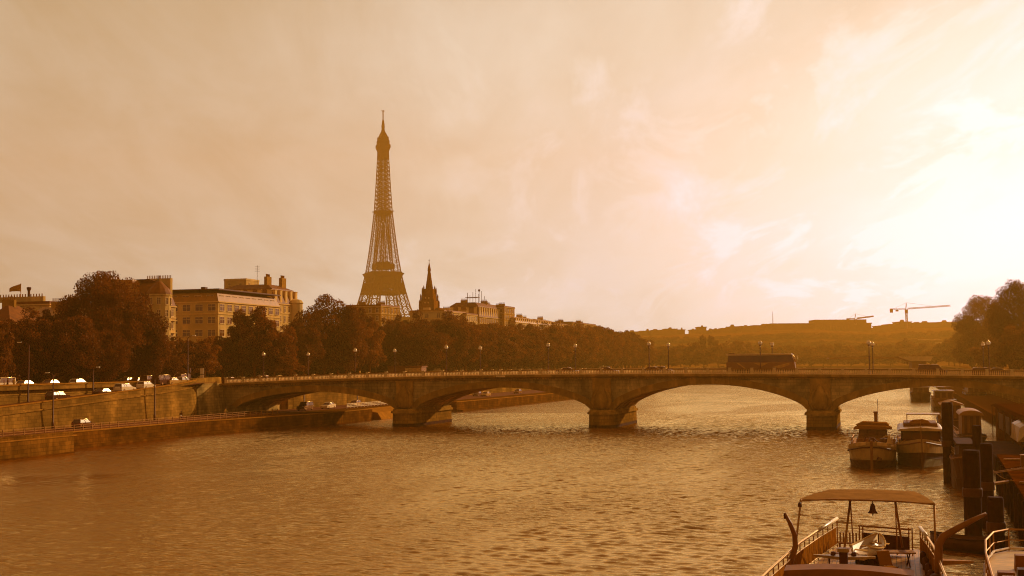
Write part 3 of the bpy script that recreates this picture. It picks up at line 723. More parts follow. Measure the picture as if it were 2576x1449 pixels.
# the coach
ub = u_at(1915, 231.5)
bus = rthing('coach', 'long dark double height coach with a pale roof edge crossing the bridge', 'bus', ub, 231.5, deck(ub) - .15)
L2 = 6.25
m = MB(); m.loft([[(x, y, z) for x, z in ((-L2, .45), (-L2, 2.3), (L2 - .15, 2.3), (L2, 1.0), (L2 - .05, .45))] for y in (-1.22, 1.22)]); m.build('body', mat('coach_paint', .13, .3, .5, var=.1), bus)
m = MB(); m.loft([[(x, y, z) for x, z in ((-L2 + .25, 2.3), (-L2 + .35, 3.55), (L2 - .65, 3.55), (L2 - .15, 2.3))] for y in (-1.19, 1.19)]); m.build('windows', GLASSW, bus)
m = MB(); m.loft([[(x, y, z) for x, z in ((-L2 + .0, 3.52), (-L2 + .3, 3.75), (L2 - .75, 3.78), (L2 - .35, 3.52))] for y in (-1.2, 1.2)]); m.build('roof', mat('coach_roof', .5, .3, .5), bus)
for sy in (-1, 1): MB().tube([(-L2 - .05, sy * 1.2, 3.62), (-L2 + .4, sy * 1.2, 3.72), (L2 - .8, sy * 1.2, 3.75), (L2 - .42, sy * 1.2, 3.5), (L2 + .02, sy * 1.2, 2.3)], .07, 7).build('roof_edge', EDGE, bus, True)  # added tubes so the coach roof shows a thin bright line
MB().box(-L2 + .3, -L2 + 1.4, -.5, .5, 3.78, 3.95).build('roof_hatch', PAINTS['dark'], bus)
for x in (-3.9, -1.5, .9, 3.3): MB().box(x - .04, x + .04, -1.21, 1.21, 2.32, 3.5).build('pillar', DARK, bus)
sw = MB()                                              # pale swoosh stripes on the flank
for y in (-1.226,):
    sw.poly([(-4.4, y, 2.1), (-3.9, y, 2.1), (-2.7, y, 1.1), (-3.0, y, 1.1)]); sw.poly([(-1.2, y, 2.1), (1.4, y, 2.1), (.2, y, 1.45)]); sw.poly([(2.2, y, 1.4), (5.2, y, 2.15), (5.2, y, 1.7), (3.5, y, 1.1)])
sw.build('stripe', mat('coach_stripe', .32, .4), bus)
MB().tube([(L2 - .1, -1.1, 3.45), (L2 + .35, -1.15, 3.4), (L2 + .4, -1.15, 2.7)], [.05, .07, .1], 6).build('mirror', CHROME, bus)
MB().loft([[(L2 - .60, y, 3.5), (L2 - .40, y, 3.6), (L2 + .06, y, 2.3), (L2 - .14, y, 2.25)] for y in (-1.2, -1.02)]).build('windscreen_pillar', mat('coach_roof', .5), bus)
for x in (-3.9, -2.7, 3.7):
    for sy in (-1, 1):
        w_ = MB(); w_.loft([[(.5 * math.cos(t), sy * y, .5 * math.sin(t)) for t in np.linspace(0, 2 * math.pi, 19)[:-1]] for y in (.98, 1.25)])
        wo_ = w_.build('wheel', TYRE, bus, loc=(x, 0, .5))
        MB().loft([[(.28 * math.cos(t), sy * y, .28 * math.sin(t)) for t in np.linspace(0, 2 * math.pi, 13)[:-1]] for y in (1.2, 1.27)]).build('rim', STEEL, wo_)

# ================================================================== people (one skinned body each)
def person(label, u, v, z, rot, pose='stand', group=None, s=1.0, cloth=None):
    r = rthing('person', label, 'person', u, v, z, group, rot)
    if pose == 'ride':
        J = {'pel': (0, 0, .85), 'ch': (.22, 0, 1.25), 'nk': (.34, 0, 1.48), 'hd': (.40, 0, 1.66), 'kl': (.38, .14, .80), 'al': (.22, .13, .38), 'tl': (.38, .13, .33), 'sl': (.3, .2, 1.38), 'el': (.5, .25, 1.15), 'hl': (.72, .22, 1.08)}
    else:
        J = {'pel': (0, 0, .95), 'ch': (.02, 0, 1.25), 'nk': (.02, 0, 1.48), 'hd': (.04, 0, 1.63), 'kl': (.10, .1, .5), 'al': (-.03, .1, .09), 'tl': (.15, .1, .05), 'sl': (.02, .19, 1.40), 'el': (-.02, .24, 1.12), 'hl': (.10, .22, .88)}
    mir = lambda p: (p[0] * (1 if pose == 'ride' else -.6), -p[1], p[2])
    pts = [J['pel'], J['ch'], J['nk'], J['hd']]; rad = [.15, .17, .06, .105]; ed = [(0, 1), (1, 2), (2, 3)]
    for f in (lambda p: p, mir):
        b = len(pts); pts += [f(J[k]) for k in ('kl', 'al', 'tl', 'sl', 'el', 'hl')]; rad += [.075, .045, .04, .07, .045, .035]
        ed += [(0, b), (b, b + 1), (b + 1, b + 2), (1, b + 3), (b + 3, b + 4), (b + 4, b + 5)]
    me = bpy.data.meshes.new('body'); me.from_pydata([tuple(x * s for x in p) for p in pts], ed, [])
    me.materials.append(cloth or CLOTHD)
    o = bpy.data.objects.new('body', me); C.objects.link(o); o.parent = r
    o.modifiers.new('skin', 'SKIN').use_smooth_shade = True; sb = o.modifiers.new('sub', 'SUBSURF'); sb.levels = 1; sb.render_levels = 1
    for i, sv in enumerate(me.skin_vertices[0].data): sv.radius = (rad[i] * s, rad[i] * s); sv.use_root = (i == 0)
    hd = J['hd']
    MB().lathe([(.02, -.12), (.085, -.08), (.11, 0), (.10, .08), (.05, .13), (.01, .14)], tuple(x * s for x in hd), 12).build('helmet' if pose == 'ride' else 'hair', DARK if pose == 'ride' else CLOTHD, r, True)
    return r
v = v_at(458, -121.5)
mc = rthing('motorcycle', 'dark motorcycle with a bright headlight riding along the lower quay', 'motorcycle', -121.5, v, QZ, rot=A_UP + .35)
for x in (-.65, .7):
    w_ = MB(); w_.loft([[(x + ra * math.cos(t), y, .32 + ra * math.sin(t)) for t in np.linspace(0, 2 * math.pi, 17)[:-1]] for ra, y in ((.26, -.07), (.32, -.04), (.32, .04), (.26, .07))]); w_.build('wheel', TYRE, mc)
MB().loft([[(-.75, y, .8), (-.2, y * 1.2, .82), (.35, y, 1.0), (.5, y, .8), (.2, y, .35), (-.35, y, .35)] for y in (-.16, .16)]).build('body', DARK, mc, bevel=.03)
MB().tube([(.7, 0, .32), (.5, 0, .95), (.42, 0, 1.08)], .05, 6).build('fork', STEEL, mc); MB().bar((.42, -.35, 1.1), (.42, .35, 1.1), .02, 6).build('handlebar', STEEL, mc)
MB().lathe([(.1, 0), (.14, .05), (.02, .12)], (0, 0, 0), 12).build('headlight', LENS, mc, True, loc=(.62, 0, .9)).rotation_euler = (0, R(90), 0)
person('person in dark clothing and helmet riding the motorcycle on the lower quay', -121.5, v, QZ + .02, A_UP + .35, 'ride')
v = v_at(566, -120.2)
bi = rthing('bicycle', 'bicycle on the quay by the end of the railing in the bridge shadow', 'bicycle', -120.2, v, QZ, rot=A_DN)
for x in (-.5, .52):
    w_ = MB(); w_.tube([(x + .33 * math.cos(t), 0, .34 + .33 * math.sin(t)) for t in np.linspace(0, 2 * math.pi, 21)], .018, 5); w_.build('wheel', TYRE, bi)
fr = MB()
for p, q in (((-.5, 0, .34), (-.1, 0, .32)), ((-.1, 0, .32), (-.22, 0, .85)), ((-.1, 0, .32), (.38, 0, .82)), ((-.2, 0, .75), (.36, 0, .85)), ((-.5, 0, .34), (-.2, 0, .78)), ((.52, 0, .34), (.36, 0, .98))): fr.bar(p, q, .018, 6)
fr.build('frame', STEEL, bi); MB().bar((.36, -.25, 1.0), (.36, .25, 1.0), .014, 6).build('handlebar', DARK, bi); MB().cbox(-.24, 0, .9, .26, .12, .06).build('saddle', DARK, bi)
person('person in pale clothing riding the bicycle by the end of the railing', -120.2, v, QZ + .08, A_DN, 'ride', cloth=CLOTHL)
person('person standing by the white van at the far left of the upper street', -138, v_at(20, -138), SZ + .13, .4, cloth=CLOTHD)
person('person in a pale top on the upper pavement between white van and silver car', -138, v_at(36, -138), SZ + .13, 2.4, cloth=CLOTHL)
for i, px in enumerate((849, 905)):
    v_ = VN + 1.8; u_ = u_at(px, v_)
    person(['person walking on the bridge pavement left of the kiosk', 'person on the bridge pavement just right of the lamp left of the kiosk'][i], u_, v_, deck(u_) - .03, 0, cloth=CLOTHL if i else CLOTHD)

# signs, traffic light, kiosk, flag
sg = rthing('street_sign', 'double white sign on a pole at the end of the curved wall', 'sign', -134.6, v_at(509, -134.6), SZ)
MB().bar((0, 0, 0), (0, 0, 3.2), .05, 8).build('pole', DARK, sg); MB().box(-.42, .42, -.12, -.06, 2.0, 3.15).build('panel', WHITEP, sg); MB().box(-.42, .42, -.12, -.06, .95, 1.85).build('panel', WHITEP, sg)
tl = rthing('traffic_light', 'dark traffic light beside the silver round car', 'traffic light', -133.4, v_at(478, -133.4), SZ)
MB().bar((0, 0, 0), (0, 0, 3.0), .06, 8).build('pole', DARK, tl); MB().box(-.17, .17, -.15, .15, 2.3, 3.2).build('housing', DARK, tl)
for k in range(3): MB().lathe([(.1, 0), (.08, .03)], n=10).build('lens', mat('signal_lens', .2, .3), tl, loc=(0, -.15, 2.45 + k * .28)).rotation_euler = (R(90), 0, 0)
v = v_at(1015, -140)
kk = rthing('kiosk', 'low flat roofed kiosk with a pale panelled side behind the bridge railing', 'kiosk', -138.5, v, SZ)
MB().box(-5.6, 5, -2, 2, 0, 2.9).build('wall', BROWNP, kk); MB().box(-5.9, 5.3, -2.3, 2.3, 2.9, 3.15).build('roof', ROOF, kk)
for k in range(4): MB().box(-.2 + k * 1.25, .96 + k * 1.25, -2.06, -2.0, .9, 2.6).build('panel', mat('kiosk_panel', .45), kk)
pf = at(52, 752, 300)
fl = thing('flagpole', 'slim flagpole rising above the far left roofs', 'flagpole', (pf.x, pf.y, 30), 0)
htop = at(52, 712, 300).z - 30
MB().bar((0, 0, -4), (0, 0, htop), .12, 8, .07).build('pole', STEEL, fl)
ft = MB(); G = []
for i in range(13):
    t = i / 12; G.append([(-2.9 * t, .35 * math.sin(t * 7) * t, htop - .2 - 1.1 * t ** 1.3 * 1.0 - (1 - .55 * t) * 1.9 * j / 3) for j in range(4)])
for a, b in zip(G[:-1], G[1:]):
    for j in range(3): ft.quad(a[j], b[j], b[j + 1], a[j + 1])
fo = ft.build('flag', mat('flag_cloth', .33, .9, .1, var=.5, scale=.5), None, True); fo.location = (pf.x, pf.y, 30)
so_ = fo.modifiers.new('thick', 'SOLIDIFY'); so_.thickness = .02
tag(fo, 'flag blowing to the left from the slim flagpole', 'flag')

# ================================================================== the iron lattice tower
TY = 1528.0; tb = at(967.5, 931, TY); TZ = 7.0
ti = at(964, 690, TY); TXc = ti.x
tw = thing('lattice_tower', 'very tall tapering iron lattice tower with platforms and a mast, far behind the trees', 'tower', (TXc, TY, TZ), R(21) + math.atan2(-TXc, TY))
ZT = [0, 57, 74, 94, 115, 139, 163, 196, 230, 262, 276]; HO = [62, 32, 26.3, 21.6, 17.6, 14.4, 11.8, 8.7, 6.9, 5.5, 5.1]
HI = np.interp(ZT, [0, 57, 115, 150, 196, 276], [37, 18, 8.2, 5.0, 1.2, .6])
ho = lambda z: float(np.interp(z, ZT, HO)); hi = lambda z: float(np.interp(z, ZT, HI))
def lattice(mb, cs, n, rc, rb_):
    """cs(t) -> corner ring; n panels"""
    for k in range(n):
        A, B = cs(k / n), cs((k + 1) / n); m_ = len(A)
        for i in range(m_):
            j = (i + 1) % m_
            mb.bar(A[i], B[i], rc); mb.bar(A[i], A[j], rb_); mb.bar(A[i], B[j], rb_); mb.bar(A[j], B[i], rb_)
for sx in (-1, 1):
    for sy in (-1, 1):
        lg_ = MB()
        def ring(z): o, i = ho(z), hi(z); return [(sx * o, sy * o, z), (sx * i, sy * o, z), (sx * i, sy * i, z), (sx * o, sy * i, z)]
        lattice(lg_, lambda t: ring(57 * t), 5, 1.0, .5)
        lattice(lg_, lambda t: ring(57 + 58 * t), 6, .85, .42)
        lattice(lg_, lambda t: ring(115 + 81 * t), 13, .62, .28)
        lg_.build('leg', IRON, tw)
us_ = MB(); lattice(us_, lambda t: [(a * ho(196 + 76 * t), b * ho(196 + 76 * t), 196 + 76 * t) for a, b in ((1, 1), (-1, 1), (-1, -1), (1, -1))], 15, .62, .36)
lattice(us_, lambda t: [(a * ho(196 + 76 * t), b * ho(196 + 76 * t), 196 + 76 * t) for a, b in ((1, 0), (0, 1), (-1, 0), (0, -1))], 15, .42, .32)
us_.build('upper_shaft', IRON, tw)
lc = MB()
for z in range(120, 262, 6):                           # lift shaft and inner bracing, dense as it is
    w1 = max(1.8, hi(z) * .45 + 1.2)
    for a, b in ((1, 1), (-1, 1), (-1, -1), (1, -1)):
        lc.bar((a * w1, b * w1, z), (a * w1, b * w1, z + 6), .42); lc.bar((a * w1, b * w1, z), (-b * w1, a * w1, z + 6), .3)
        lc.bar((a * w1, b * w1, z), (a * ho(z), b * ho(z), z), .25)
lc.build('lift_shaft', IRON, tw)
for z, h_ in ((57, 8), (115, 6.5)):
    m = MB(); o = ho(z); 
    for (q0, q1, e0, e1) in ((-9 if z > 100 else -7, -1.5, .4, .6), (-1.5, 2.5, 1.2, 3.2), (2.5, 3.4, 3.4, 3.4), (3.4, h_ - 1.5, 1.6, 1.4)):
        for ax in range(4):
            ca, sa = math.cos(ax * math.pi / 2), math.sin(ax * math.pi / 2)
            def rt(x, y, zz): return (x * ca - y * sa, x * sa + y * ca, z + zz)
            w0, w1_ = o + e0 - .9, o + e1 - .9; th = 3.5
            m.hexa([rt(-w0, w0 - th, q0), rt(w0, w0 - th, q0), rt(w0, w0, q0), rt(-w0, w0, q0)], [rt(-w1_, w1_ - th, q1), rt(w1_, w1_ - th, q1), rt(w1_, w1_, q1), rt(-w1_, w1_, q1)])
    m.cbox(0, 0, z + .5, o * 1.8, o * 1.8, 1.2)
    m.build('platform', IRON, tw)
m = MB(); m.cbox(0, 0, 127, 22, 22, 6.5); m.cbox(0, 0, 131.5, 13, 13, 3); m.build('pavilion', IRON, tw)
gd = MB()                                              # wide truss girdle below the second platform
for ax in range(4):
    ca, sa = math.cos(ax * math.pi / 2), math.sin(ax * math.pi / 2)
    for z0_, z1_ in ((95, 106),):
        a0, a1 = ho(z0_), ho(z1_); N_ = 8
        rt = lambda x, y, zz: (x * ca - y * sa, x * sa + y * ca, zz)
        gd.bar(rt(-a0, a0, z0_), rt(a0, a0, z0_), 1.1); gd.bar(rt(-a1, a1, z1_), rt(a1, a1, z1_), 1.0)
        for i in range(N_):
            f0, f1 = -1 + 2 * i / N_, -1 + 2 * (i + 1) / N_
            gd.bar(rt(a0 * f0, a0, z0_), rt(a1 * f1, a1, z1_), .75); gd.bar(rt(a0 * f1, a0, z0_), rt(a1 * f0, a1, z1_), .75)
        gd.hexa([rt(-a0, a0 - .5, 92), rt(a0, a0 - .5, 92), rt(a0, a0, 92), rt(-a0, a0, 92)], [rt(-a0, a0 - .5, 96), rt(a0, a0 - .5, 96), rt(a0, a0, 96), rt(-a0, a0, 96)])
        gd.hexa([rt(-a1 * .8, a1 - 1.5, 99), rt(a1 * .8, a1 - 1.5, 99), rt(a1 * .8, a1 - .6, 99), rt(-a1 * .8, a1 - .6, 99)], [rt(-a1 * .8, a1 - 1.5, 106), rt(a1 * .8, a1 - 1.5, 106), rt(a1 * .8, a1 - .6, 106), rt(-a1 * .8, a1 - .6, 106)])
gd.build('girdle', IRON, tw)
m = MB(); m.cbox(0, 0, 196, 21, 21, 1.0); m.cbox(0, 0, 194.4, 18.5, 18.5, 2.4); m.cbox(0, 0, 192, 12, 12, 3); m.build('intermediate_platform', IRON, tw)
m = MB(); q4 = lambda h: [(a * h, b * h) for a, b in ((1, 1), (-1, 1), (-1, -1), (1, -1))]
m.loft([[(x, y, z) for x, y in q4(h)] for h, z in ((5.0, 262), (5.3, 270), (6.9, 275.5), (7.3, 276.5), (7.3, 279.5), (6.3, 281), (6.3, 285), (5.4, 286), (5.1, 289), (4.0, 292), (2.2, 296.5), (1.5, 299))])
m.build('summit_cabin', IRON, tw)
m = MB()
for i in range(26):
    a = i * 2.4; rr_ = 6.6 if i % 2 else 7.4; m.bar((rr_ * math.cos(a), rr_ * math.sin(a), 279), (rr_ * math.cos(a), rr_ * math.sin(a), 287 + (i % 4) * 1.6), .3)
m.build('aerials', IRON, tw)
m = MB(); m.loft([[(x, y, z) for x, y in q4(h)] for h, z in ((1.9, 296), (1.5, 300), (1.6, 304), (1.1, 309), (.95, 311), (.55, 311.5), (.5, 323.5))]); m.cbox(0, 0, 323.2, 4.2, .7, .7); m.cbox(0, 0, 323.2, .7, 4.2, .7); m.build('antenna_mast', IRON, tw)

# ================================================================== the church
chp = at(1080, 780, 640)
cz = 8.3; kz = lambda y: at(1080, y, 640).z - cz       # heights read off at that distance
ch = thing('church', 'dark gothic church tower with a slender spire and pinnacles above the trees', 'church', (chp.x, 640, cz), -TH)
S_ = 640 / F
def stage(mb, w0, w1, z0, z1): mb.hexa([(a * w0, b * w0, z0) for a, b in ((1, 1), (-1, 1), (-1, -1), (1, -1))], [(a * w1, b * w1, z1) for a, b in ((1, 1), (-1, 1), (-1, -1), (1, -1))])
m = MB(); stage(m, 3.8, 3.7, 0, kz(757)); stage(m, 3.0, 3.0, kz(757), kz(741)); stage(m, 3.6, 3.6, kz(758.4), kz(757.4)); m.build('tower', CHURCH, ch)
m = MB(); stage(m, 2.4, 2.3, kz(741), kz(727)); m.build('belfry', CHURCH, ch)
m = MB(); m.lathe([(2.15, kz(727)), (1.25, kz(700)), (.75, kz(682)), (.95, kz(681)), (.85, kz(676)), (.28, kz(664)), (.12, kz(661))], n=8); m.build('spire', CHURCH, ch)
MB().bar((0, 0, kz(662)), (0, 0, kz(651)), .14, 6, .08).cbox(0, 0, kz(655), 1.1, .14, .14).build('cross', CHURCH, ch)
for (w_, z0_, z1_) in ((3.4, 759, 739), (2.75, 743, 723), (2.2, 729, 718), (3.9, 790, 754)):
    for a, b in ((1, 1), (-1, 1), (-1, -1), (1, -1)):
        MB().hexa([(a * w_ + x * .34, b * w_ + y * .34, kz(z0_) - 4) for x, y in ((1, 1), (-1, 1), (-1, -1), (1, -1))], [(a * w_ + x * .3, b * w_ + y * .3, kz(z1_ + 6)) for x, y in ((1, 1), (-1, 1), (-1, -1), (1, -1))]).lathe([(.4, 0), (.34, .3), (.05, kz(z1_) - kz(z1_ + 6))], (a * w_, b * w_, kz(z1_ + 6)), 6).build('pinnacle', CHURCH, ch)
for sx in (-.9, .9):
    for zz in (760, 748):
        MB().box(sx - .35, sx + .35, -3.85 if zz > 757 else -3.06, -3.6 if zz > 757 else -2.9, kz(zz + 4), kz(zz)).build('belfry_opening', mat('pale_louvre', .5), ch)
MB().prism_y([(-6, 0), (-6, 14), (0, 21), (6, 14), (6, 0)], 4.3, 34).build('nave', CHURCH, ch)
MB().box(4.2, 6, -1, 22, 0, kz(775)).build('side_chapel', CHURCH, ch)

# ================================================================== buildings
WM = {}
def window_mesh(w, h):
    k = (round(w, 2), round(h, 2))
    if k in WM: return WM[k]
    a = MB().box(-w / 2, w / 2, -.03, .10, 0, h); b = MB()
    b.box(-w / 2 - .12, w / 2 + .12, -.22, -.05, -.16, -.0); b.box(-w / 2 - .1, -w / 2, -.10, -.04, 0, h); b.box(w / 2, w / 2 + .1, -.10, -.04, 0, h); b.box(-w / 2, w / 2, -.10, -.04, h, h + .12); b.box(-.05, .05, -.08, -.035, 0, h); b.box(-w / 2, w / 2, -.08, -.035, h * .62, h * .62 + .08)
    WM[k] = (a, b); return WM[k]
WOBJ = {}
def window(parent, x, y, z, rot, w=1.1, h=1.9):
    k = (round(w, 2), round(h, 2))
    if k not in WOBJ:
        a, b = window_mesh(w, h)
        wo_ = a.build('window', GLASSW, parent); fo_ = b.build('frame', FRAMEW, wo_)
        WOBJ[k] = (wo_, fo_)
    else:
        wo_ = WOBJ[k][0].copy(); C.objects.link(wo_); wo_.parent = parent
        fo_ = WOBJ[k][1].copy(); C.objects.link(fo_); fo_.parent = wo_
    wo_.location = (x, y, z); wo_.rotation_euler.z = rot
    return wo_
def building(label, u0, u1, v0, v1, ztop, wallm=FACADE, roofm=ROOF, roof='mansard', floor=3.3, bay=2.6, win=(1.1, 1.9), mans=3.6, inset=2.0, rows=4, chim=2, z0=SZ, name='apartment_building', cat='building', group=None, dormers=True, rowz=None, faces='NR', cornice=True):
    """box in the river frame: -v face looks at the camera (N), +u face looks at the river (R)"""
    cu, cv = (u0 + u1) / 2, (v0 + v1) / 2; r = rthing(name, label, cat, cu, cv, z0, group)
    X0, X1, Y0, Y1 = u0 - cu, u1 - cu, v0 - cv, v1 - cv; H = ztop - z0
    ev = H - (mans if roof in ('mansard', 'hip', 'gable') else 0.6)
    MB().box(X0, X1, Y0, Y1, 0, ev).build('wall', wallm, r)
    if cornice:
        m = MB()
        for zz, e in ((ev - .35, .35), (ev - floor - .1, .2)):
            m.box(X0 - e, X1 + e, Y0 - e, Y0 - .002, zz, zz + .3); m.box(X1 + .002, X1 + e, Y0 - .002, Y1, zz, zz + .3)
        m.build('cornice', TRIM if wallm != FACADE3 else FACADE, r)
    if roof == 'mansard':
        i = inset; m = MB()
        m.loft([[(X0, Y0, ev), (X1, Y0, ev), (X1, Y1, ev), (X0, Y1, ev)], [(X0 + i * .45, Y0 + i * .45, ev + mans * .75), (X1 - i * .45, Y0 + i * .45, ev + mans * .75), (X1 - i * .45, Y1 - i * .45, ev + mans * .75), (X0 + i * .45, Y1 - i * .45, ev + mans * .75)],
                [(X0 + i * 1.6, Y0 + i * 1.6, ev + mans), (X1 - i * 1.6, Y0 + i * 1.6, ev + mans), (X1 - i * 1.6, Y1 - i * 1.6, ev + mans), (X0 + i * 1.6, Y1 - i * 1.6, ev + mans)]])
        rf = m.build('roof', roofm, r)
        if dormers:
            for (n_, f) in ((int((X1 - X0) / bay / 1.2), 'N'), (int((Y1 - Y0) / bay / 1.2), 'R')):
                if f not in faces: continue
                for k in range(min(n_, 14)):
                    t = (k + .5) / n_
                    dmm = MB()
                    if f == 'N': x = X0 + (X1 - X0) * t; dmm.box(x - .7, x + .7, Y0 + .1, Y0 + inset * .5 + .4, ev + .3, ev + mans * .66); dmm.box(x - .85, x + .85, Y0 - .05, Y0 + inset * .5 + .5, ev + mans * .66, ev + mans * .66 + .15)
                    else: y = Y0 + (Y1 - Y0) * t; dmm.box(X1 - inset * .5 - .4, X1 - .1, y - .7, y + .7, ev + .3, ev + mans * .66); dmm.box(X1 - inset * .5 - .5, X1 + .05, y - .85, y + .85, ev + mans * .66, ev + mans * .66 + .15)
                    dm_ = dmm.build('dormer', TRIM, rf)
    elif roof == 'flat':
        m = MB(); m.box(X0 - .1, X1 + .1, Y0 - .1, Y1 + .1, H - .6, H); rf = m.build('roof', roofm, r)
    elif roof == 'hip':
        m = MB(); cx = (X0 + X1) / 2; cy = (Y0 + Y1) / 2; L = (Y1 - Y0) / 2; w_ = (X1 - X0) / 2
        if L > w_: m.hexa([(X0 - .2, Y0 - .2, ev), (X1 + .2, Y0 - .2, ev), (X1 + .2, Y1 + .2, ev), (X0 - .2, Y1 + .2, ev)], [(cx - .2, Y0 + w_, H), (cx + .2, Y0 + w_, H), (cx + .2, Y1 - w_, H), (cx - .2, Y1 - w_, H)])
        else: m.hexa([(X0 - .2, Y0 - .2, ev), (X1 + .2, Y0 - .2, ev), (X1 + .2, Y1 + .2, ev), (X0 - .2, Y1 + .2, ev)], [(X0 + L, cy - .2, H), (X1 - L, cy - .2, H), (X1 - L, cy + .2, H), (X0 + L, cy + .2, H)])
        rf = m.build('roof', roofm, r)
    else:
        cy = (Y0 + Y1) / 2
        rf = MB().prism_x([(Y0 - .2, ev), (cy, H), (Y1 + .2, ev)], X0 - .1, X1 + .1).build('roof', roofm, r)
    for k in range(chim):
        x = X0 + (X1 - X0) * (.2 + .6 * ((k * .618 + .3) % 1)); y = Y0 + (Y1 - Y0) * ((k + .5) / chim); m = MB()
        m.box(x - 1.6, x + 1.6, y - .35, y + .35, H - 1.6, H + 1.3); chm = m.build('chimney', wallm, rf)
        p_ = MB()
        for j in range(6): p_.lathe([(.13, 0), (.11, .7), (.16, .75)], (x - 1.35 + j * .54, y, H + 1.3), 6)
        p_.build('chimney_pots', POT, chm)
    nw = 0
    tops = [ev - .9 - win[1] - k * floor for k in range(rows)] if rowz is None else rowz
    for zz in tops:
        if 'N' in faces:
            n_ = int((X1 - X0 - .8) / bay)
            for k in range(n_):
                if nw >= 98: break
                window(r, X1 - (X1 - X0) * (k + .5) / n_, Y0, zz, 0, *win); nw += 1
        if 'R' in faces:
            n_ = int((Y1 - Y0 - .8) / bay)
            for k in range(n_):
                if nw >= 98: break
                window(r, X1, Y0 + (Y1 - Y0) * (k + .5) / n_, zz, math.pi / 2, *win); nw += 1
    return r, (X0, X1, Y0, Y1, H, ev)

# A: corner apartment house with a round turret
uA = -186; vA = v_at(403, uA); zA = z_at(403, 699, uA)
a_, dims = building('tall corner apartment house with steep slate roof and round corner turret', uA - 22, uA, vA, v_at(441, uA), zA, FACADE, ROOF, 'mansard', rows=5, mans=7.2, inset=3.2, chim=0, bay=2.7, dormers=False)
X0, X1, Y0, Y1, H, ev = dims
m = MB(); m.lathe([(3.1, 0), (3.1, ev + 2.4), (3.4, ev + 2.5), (3.4, ev + 2.9), (2.9, ev + 3.0)], (X1 - 1.2, Y0 + 1.0, 0), 14); tu = m.build('turret', FACADE, a_)
MB().lathe([(3.5, ev + 2.9), (2.6, ev + 4.4), (.6, ev + 6.3), (.1, ev + 6.6)], (X1 - 1.2, Y0 + 1.0, 0), 14).build('turret_roof', ROOF, tu)
for lv in range(5):
    for a in (-75, -35, 5, 45):
        t = R(a); window(a_, X1 - 1.2 + 3.1 * math.cos(t - .4), Y0 + 1 + 3.1 * math.sin(t - .4), ev + .2 - 3.3 * lv, t - .4 + math.pi / 2, .9, 1.7)
gb = MB(); gb.prism_y([(X1 - 15.5, ev - .5), (X1 - 12, ev + 7.0), (X1 - 8.5, ev + 7.0), (X1 - 5.8, ev - .5)], Y0 - .6, Y0 + 6); gb.build('gable', ZINC, a_)
for x, y in ((X1 - 17, Y0 + 3), (X1 + -2.5, Y1 - 1.6), (X1 - 6, Y1 - 1.6)):
    cm = MB().box(x - 2.1, x + 2.1, y - .5, y + .5, ev + 2, H + .3).build('chimney', FACADE, a_)
    p_ = MB()
    for j in range(8): p_.lathe([(.13, 0), (.11, .8), (.16, .85)], (x - 1.85 + j * .53, y, H + .3), 6)
    p_.build('chimney_pots', POT, cm)
for k in range(4):
    for w__ in (1, 3): 
        m = MB().box(X1 - .02, X1 + .75, Y0 + 3.2, Y1 - .4, ev - 3.9 - k * 3.3 - .18, ev - 3.9 - k * 3.3) if w__ == 1 else None
        if m: m.build('balcony', TRIM, a_)

# B: long office block
uB = -190; vB = v_at(548, uB); vB1 = v_at(704, uB); zB = z_at(548, 728, uB)
b_, dims = building('long office block with dark attic band and regular rows of windows', uB - 34, uB, vB, vB1, zB, FACADE, ZINC, 'mansard', floor=3.75, rows=5, mans=3.4, inset=2.6, chim=0, bay=4.1, win=(2.5, 1.9), dormers=False)
X0, X1, Y0, Y1, H, ev = dims
MB().box(X0 - .35, X1 + .35, Y0 - .35, Y1, H - .05, H + .3).build('roof_edge', DARK, b_)
for k in range(8): window(b_, X1 - 3.2 - k * 4.1, Y0 + .75, ev + .5, 0, 2.3, 1.3)
for k in range(9): window(b_, X1 - .75, Y0 + 3 + k * 3.9, ev + .5, math.pi / 2, 2.3, 1.3)
MB().box(X1 - 12, X1 - 10.6, Y0 + 10, Y0 + 11.5, H, H + 1.6).build('roof_vent', DARK, b_)
# C: mansard house behind the office block
uC = -197; vC = v_at(688, uC); 
c1_, dims = building('apartment house with dark mansard roof and curved corner bay behind the office block', uC - 22, uC, vC, v_at(752, uC), z_at(690, 712, uC), FACADE, ROOF, 'mansard', rows=3, mans=6.6, inset=3.2, chim=0, bay=2.8)
X0, X1, Y0, Y1, H, ev = dims
MB().lathe([(2.6, 0), (2.6, ev + .3), (2.9, ev + .5), (2.2, ev + 1.6), (.3, ev + 2.1)], (X1, Y1 - 3, 0), 14).build('corner_bay', FACADE2, c1_)
for x, y in ((X1 - 5.5, Y0 + 6), (X1 - 4.2, Y0 + 14)):
    cm = MB().box(x - .6, x + .6, y - 1.5, y + 1.5, ev + 2, H + 2.6).build('chimney', FACADE3, c1_)
    p_ = MB()
    for j in range(4): p_.lathe([(.22, 0), (.18, .8), (.26, .9)], (x, y - 1.1 + j * .7, H + 2.6), 6)
    p_.build('chimney_pots', POT, cm)
m = MB().bar((X1 - 9, Y0 + 5, H), (X1 - 9, Y0 + 5, H + 6.5), .07, 5)
for k in range(4): m.bar((X1 - 9 - .9, Y0 + 5, H + 4.4 + k * .6), (X1 - 9 + .9, Y0 + 5, H + 4.4 + k * .6), .04, 4)
m.build('aerial', DARK, c1_)
u0b = -214
building('plain square rooftop block with a pale right side above the office block', -222, -213.4, v_at(618, -213.4), v_at(618, -213.4) + 9, z_at(618, 700, -213.4), FACADE, FACADE2, 'flat', rows=1, chim=0, bay=3.4, win=(.8, .8), cornice=False, name='rooftop_block')
MB()
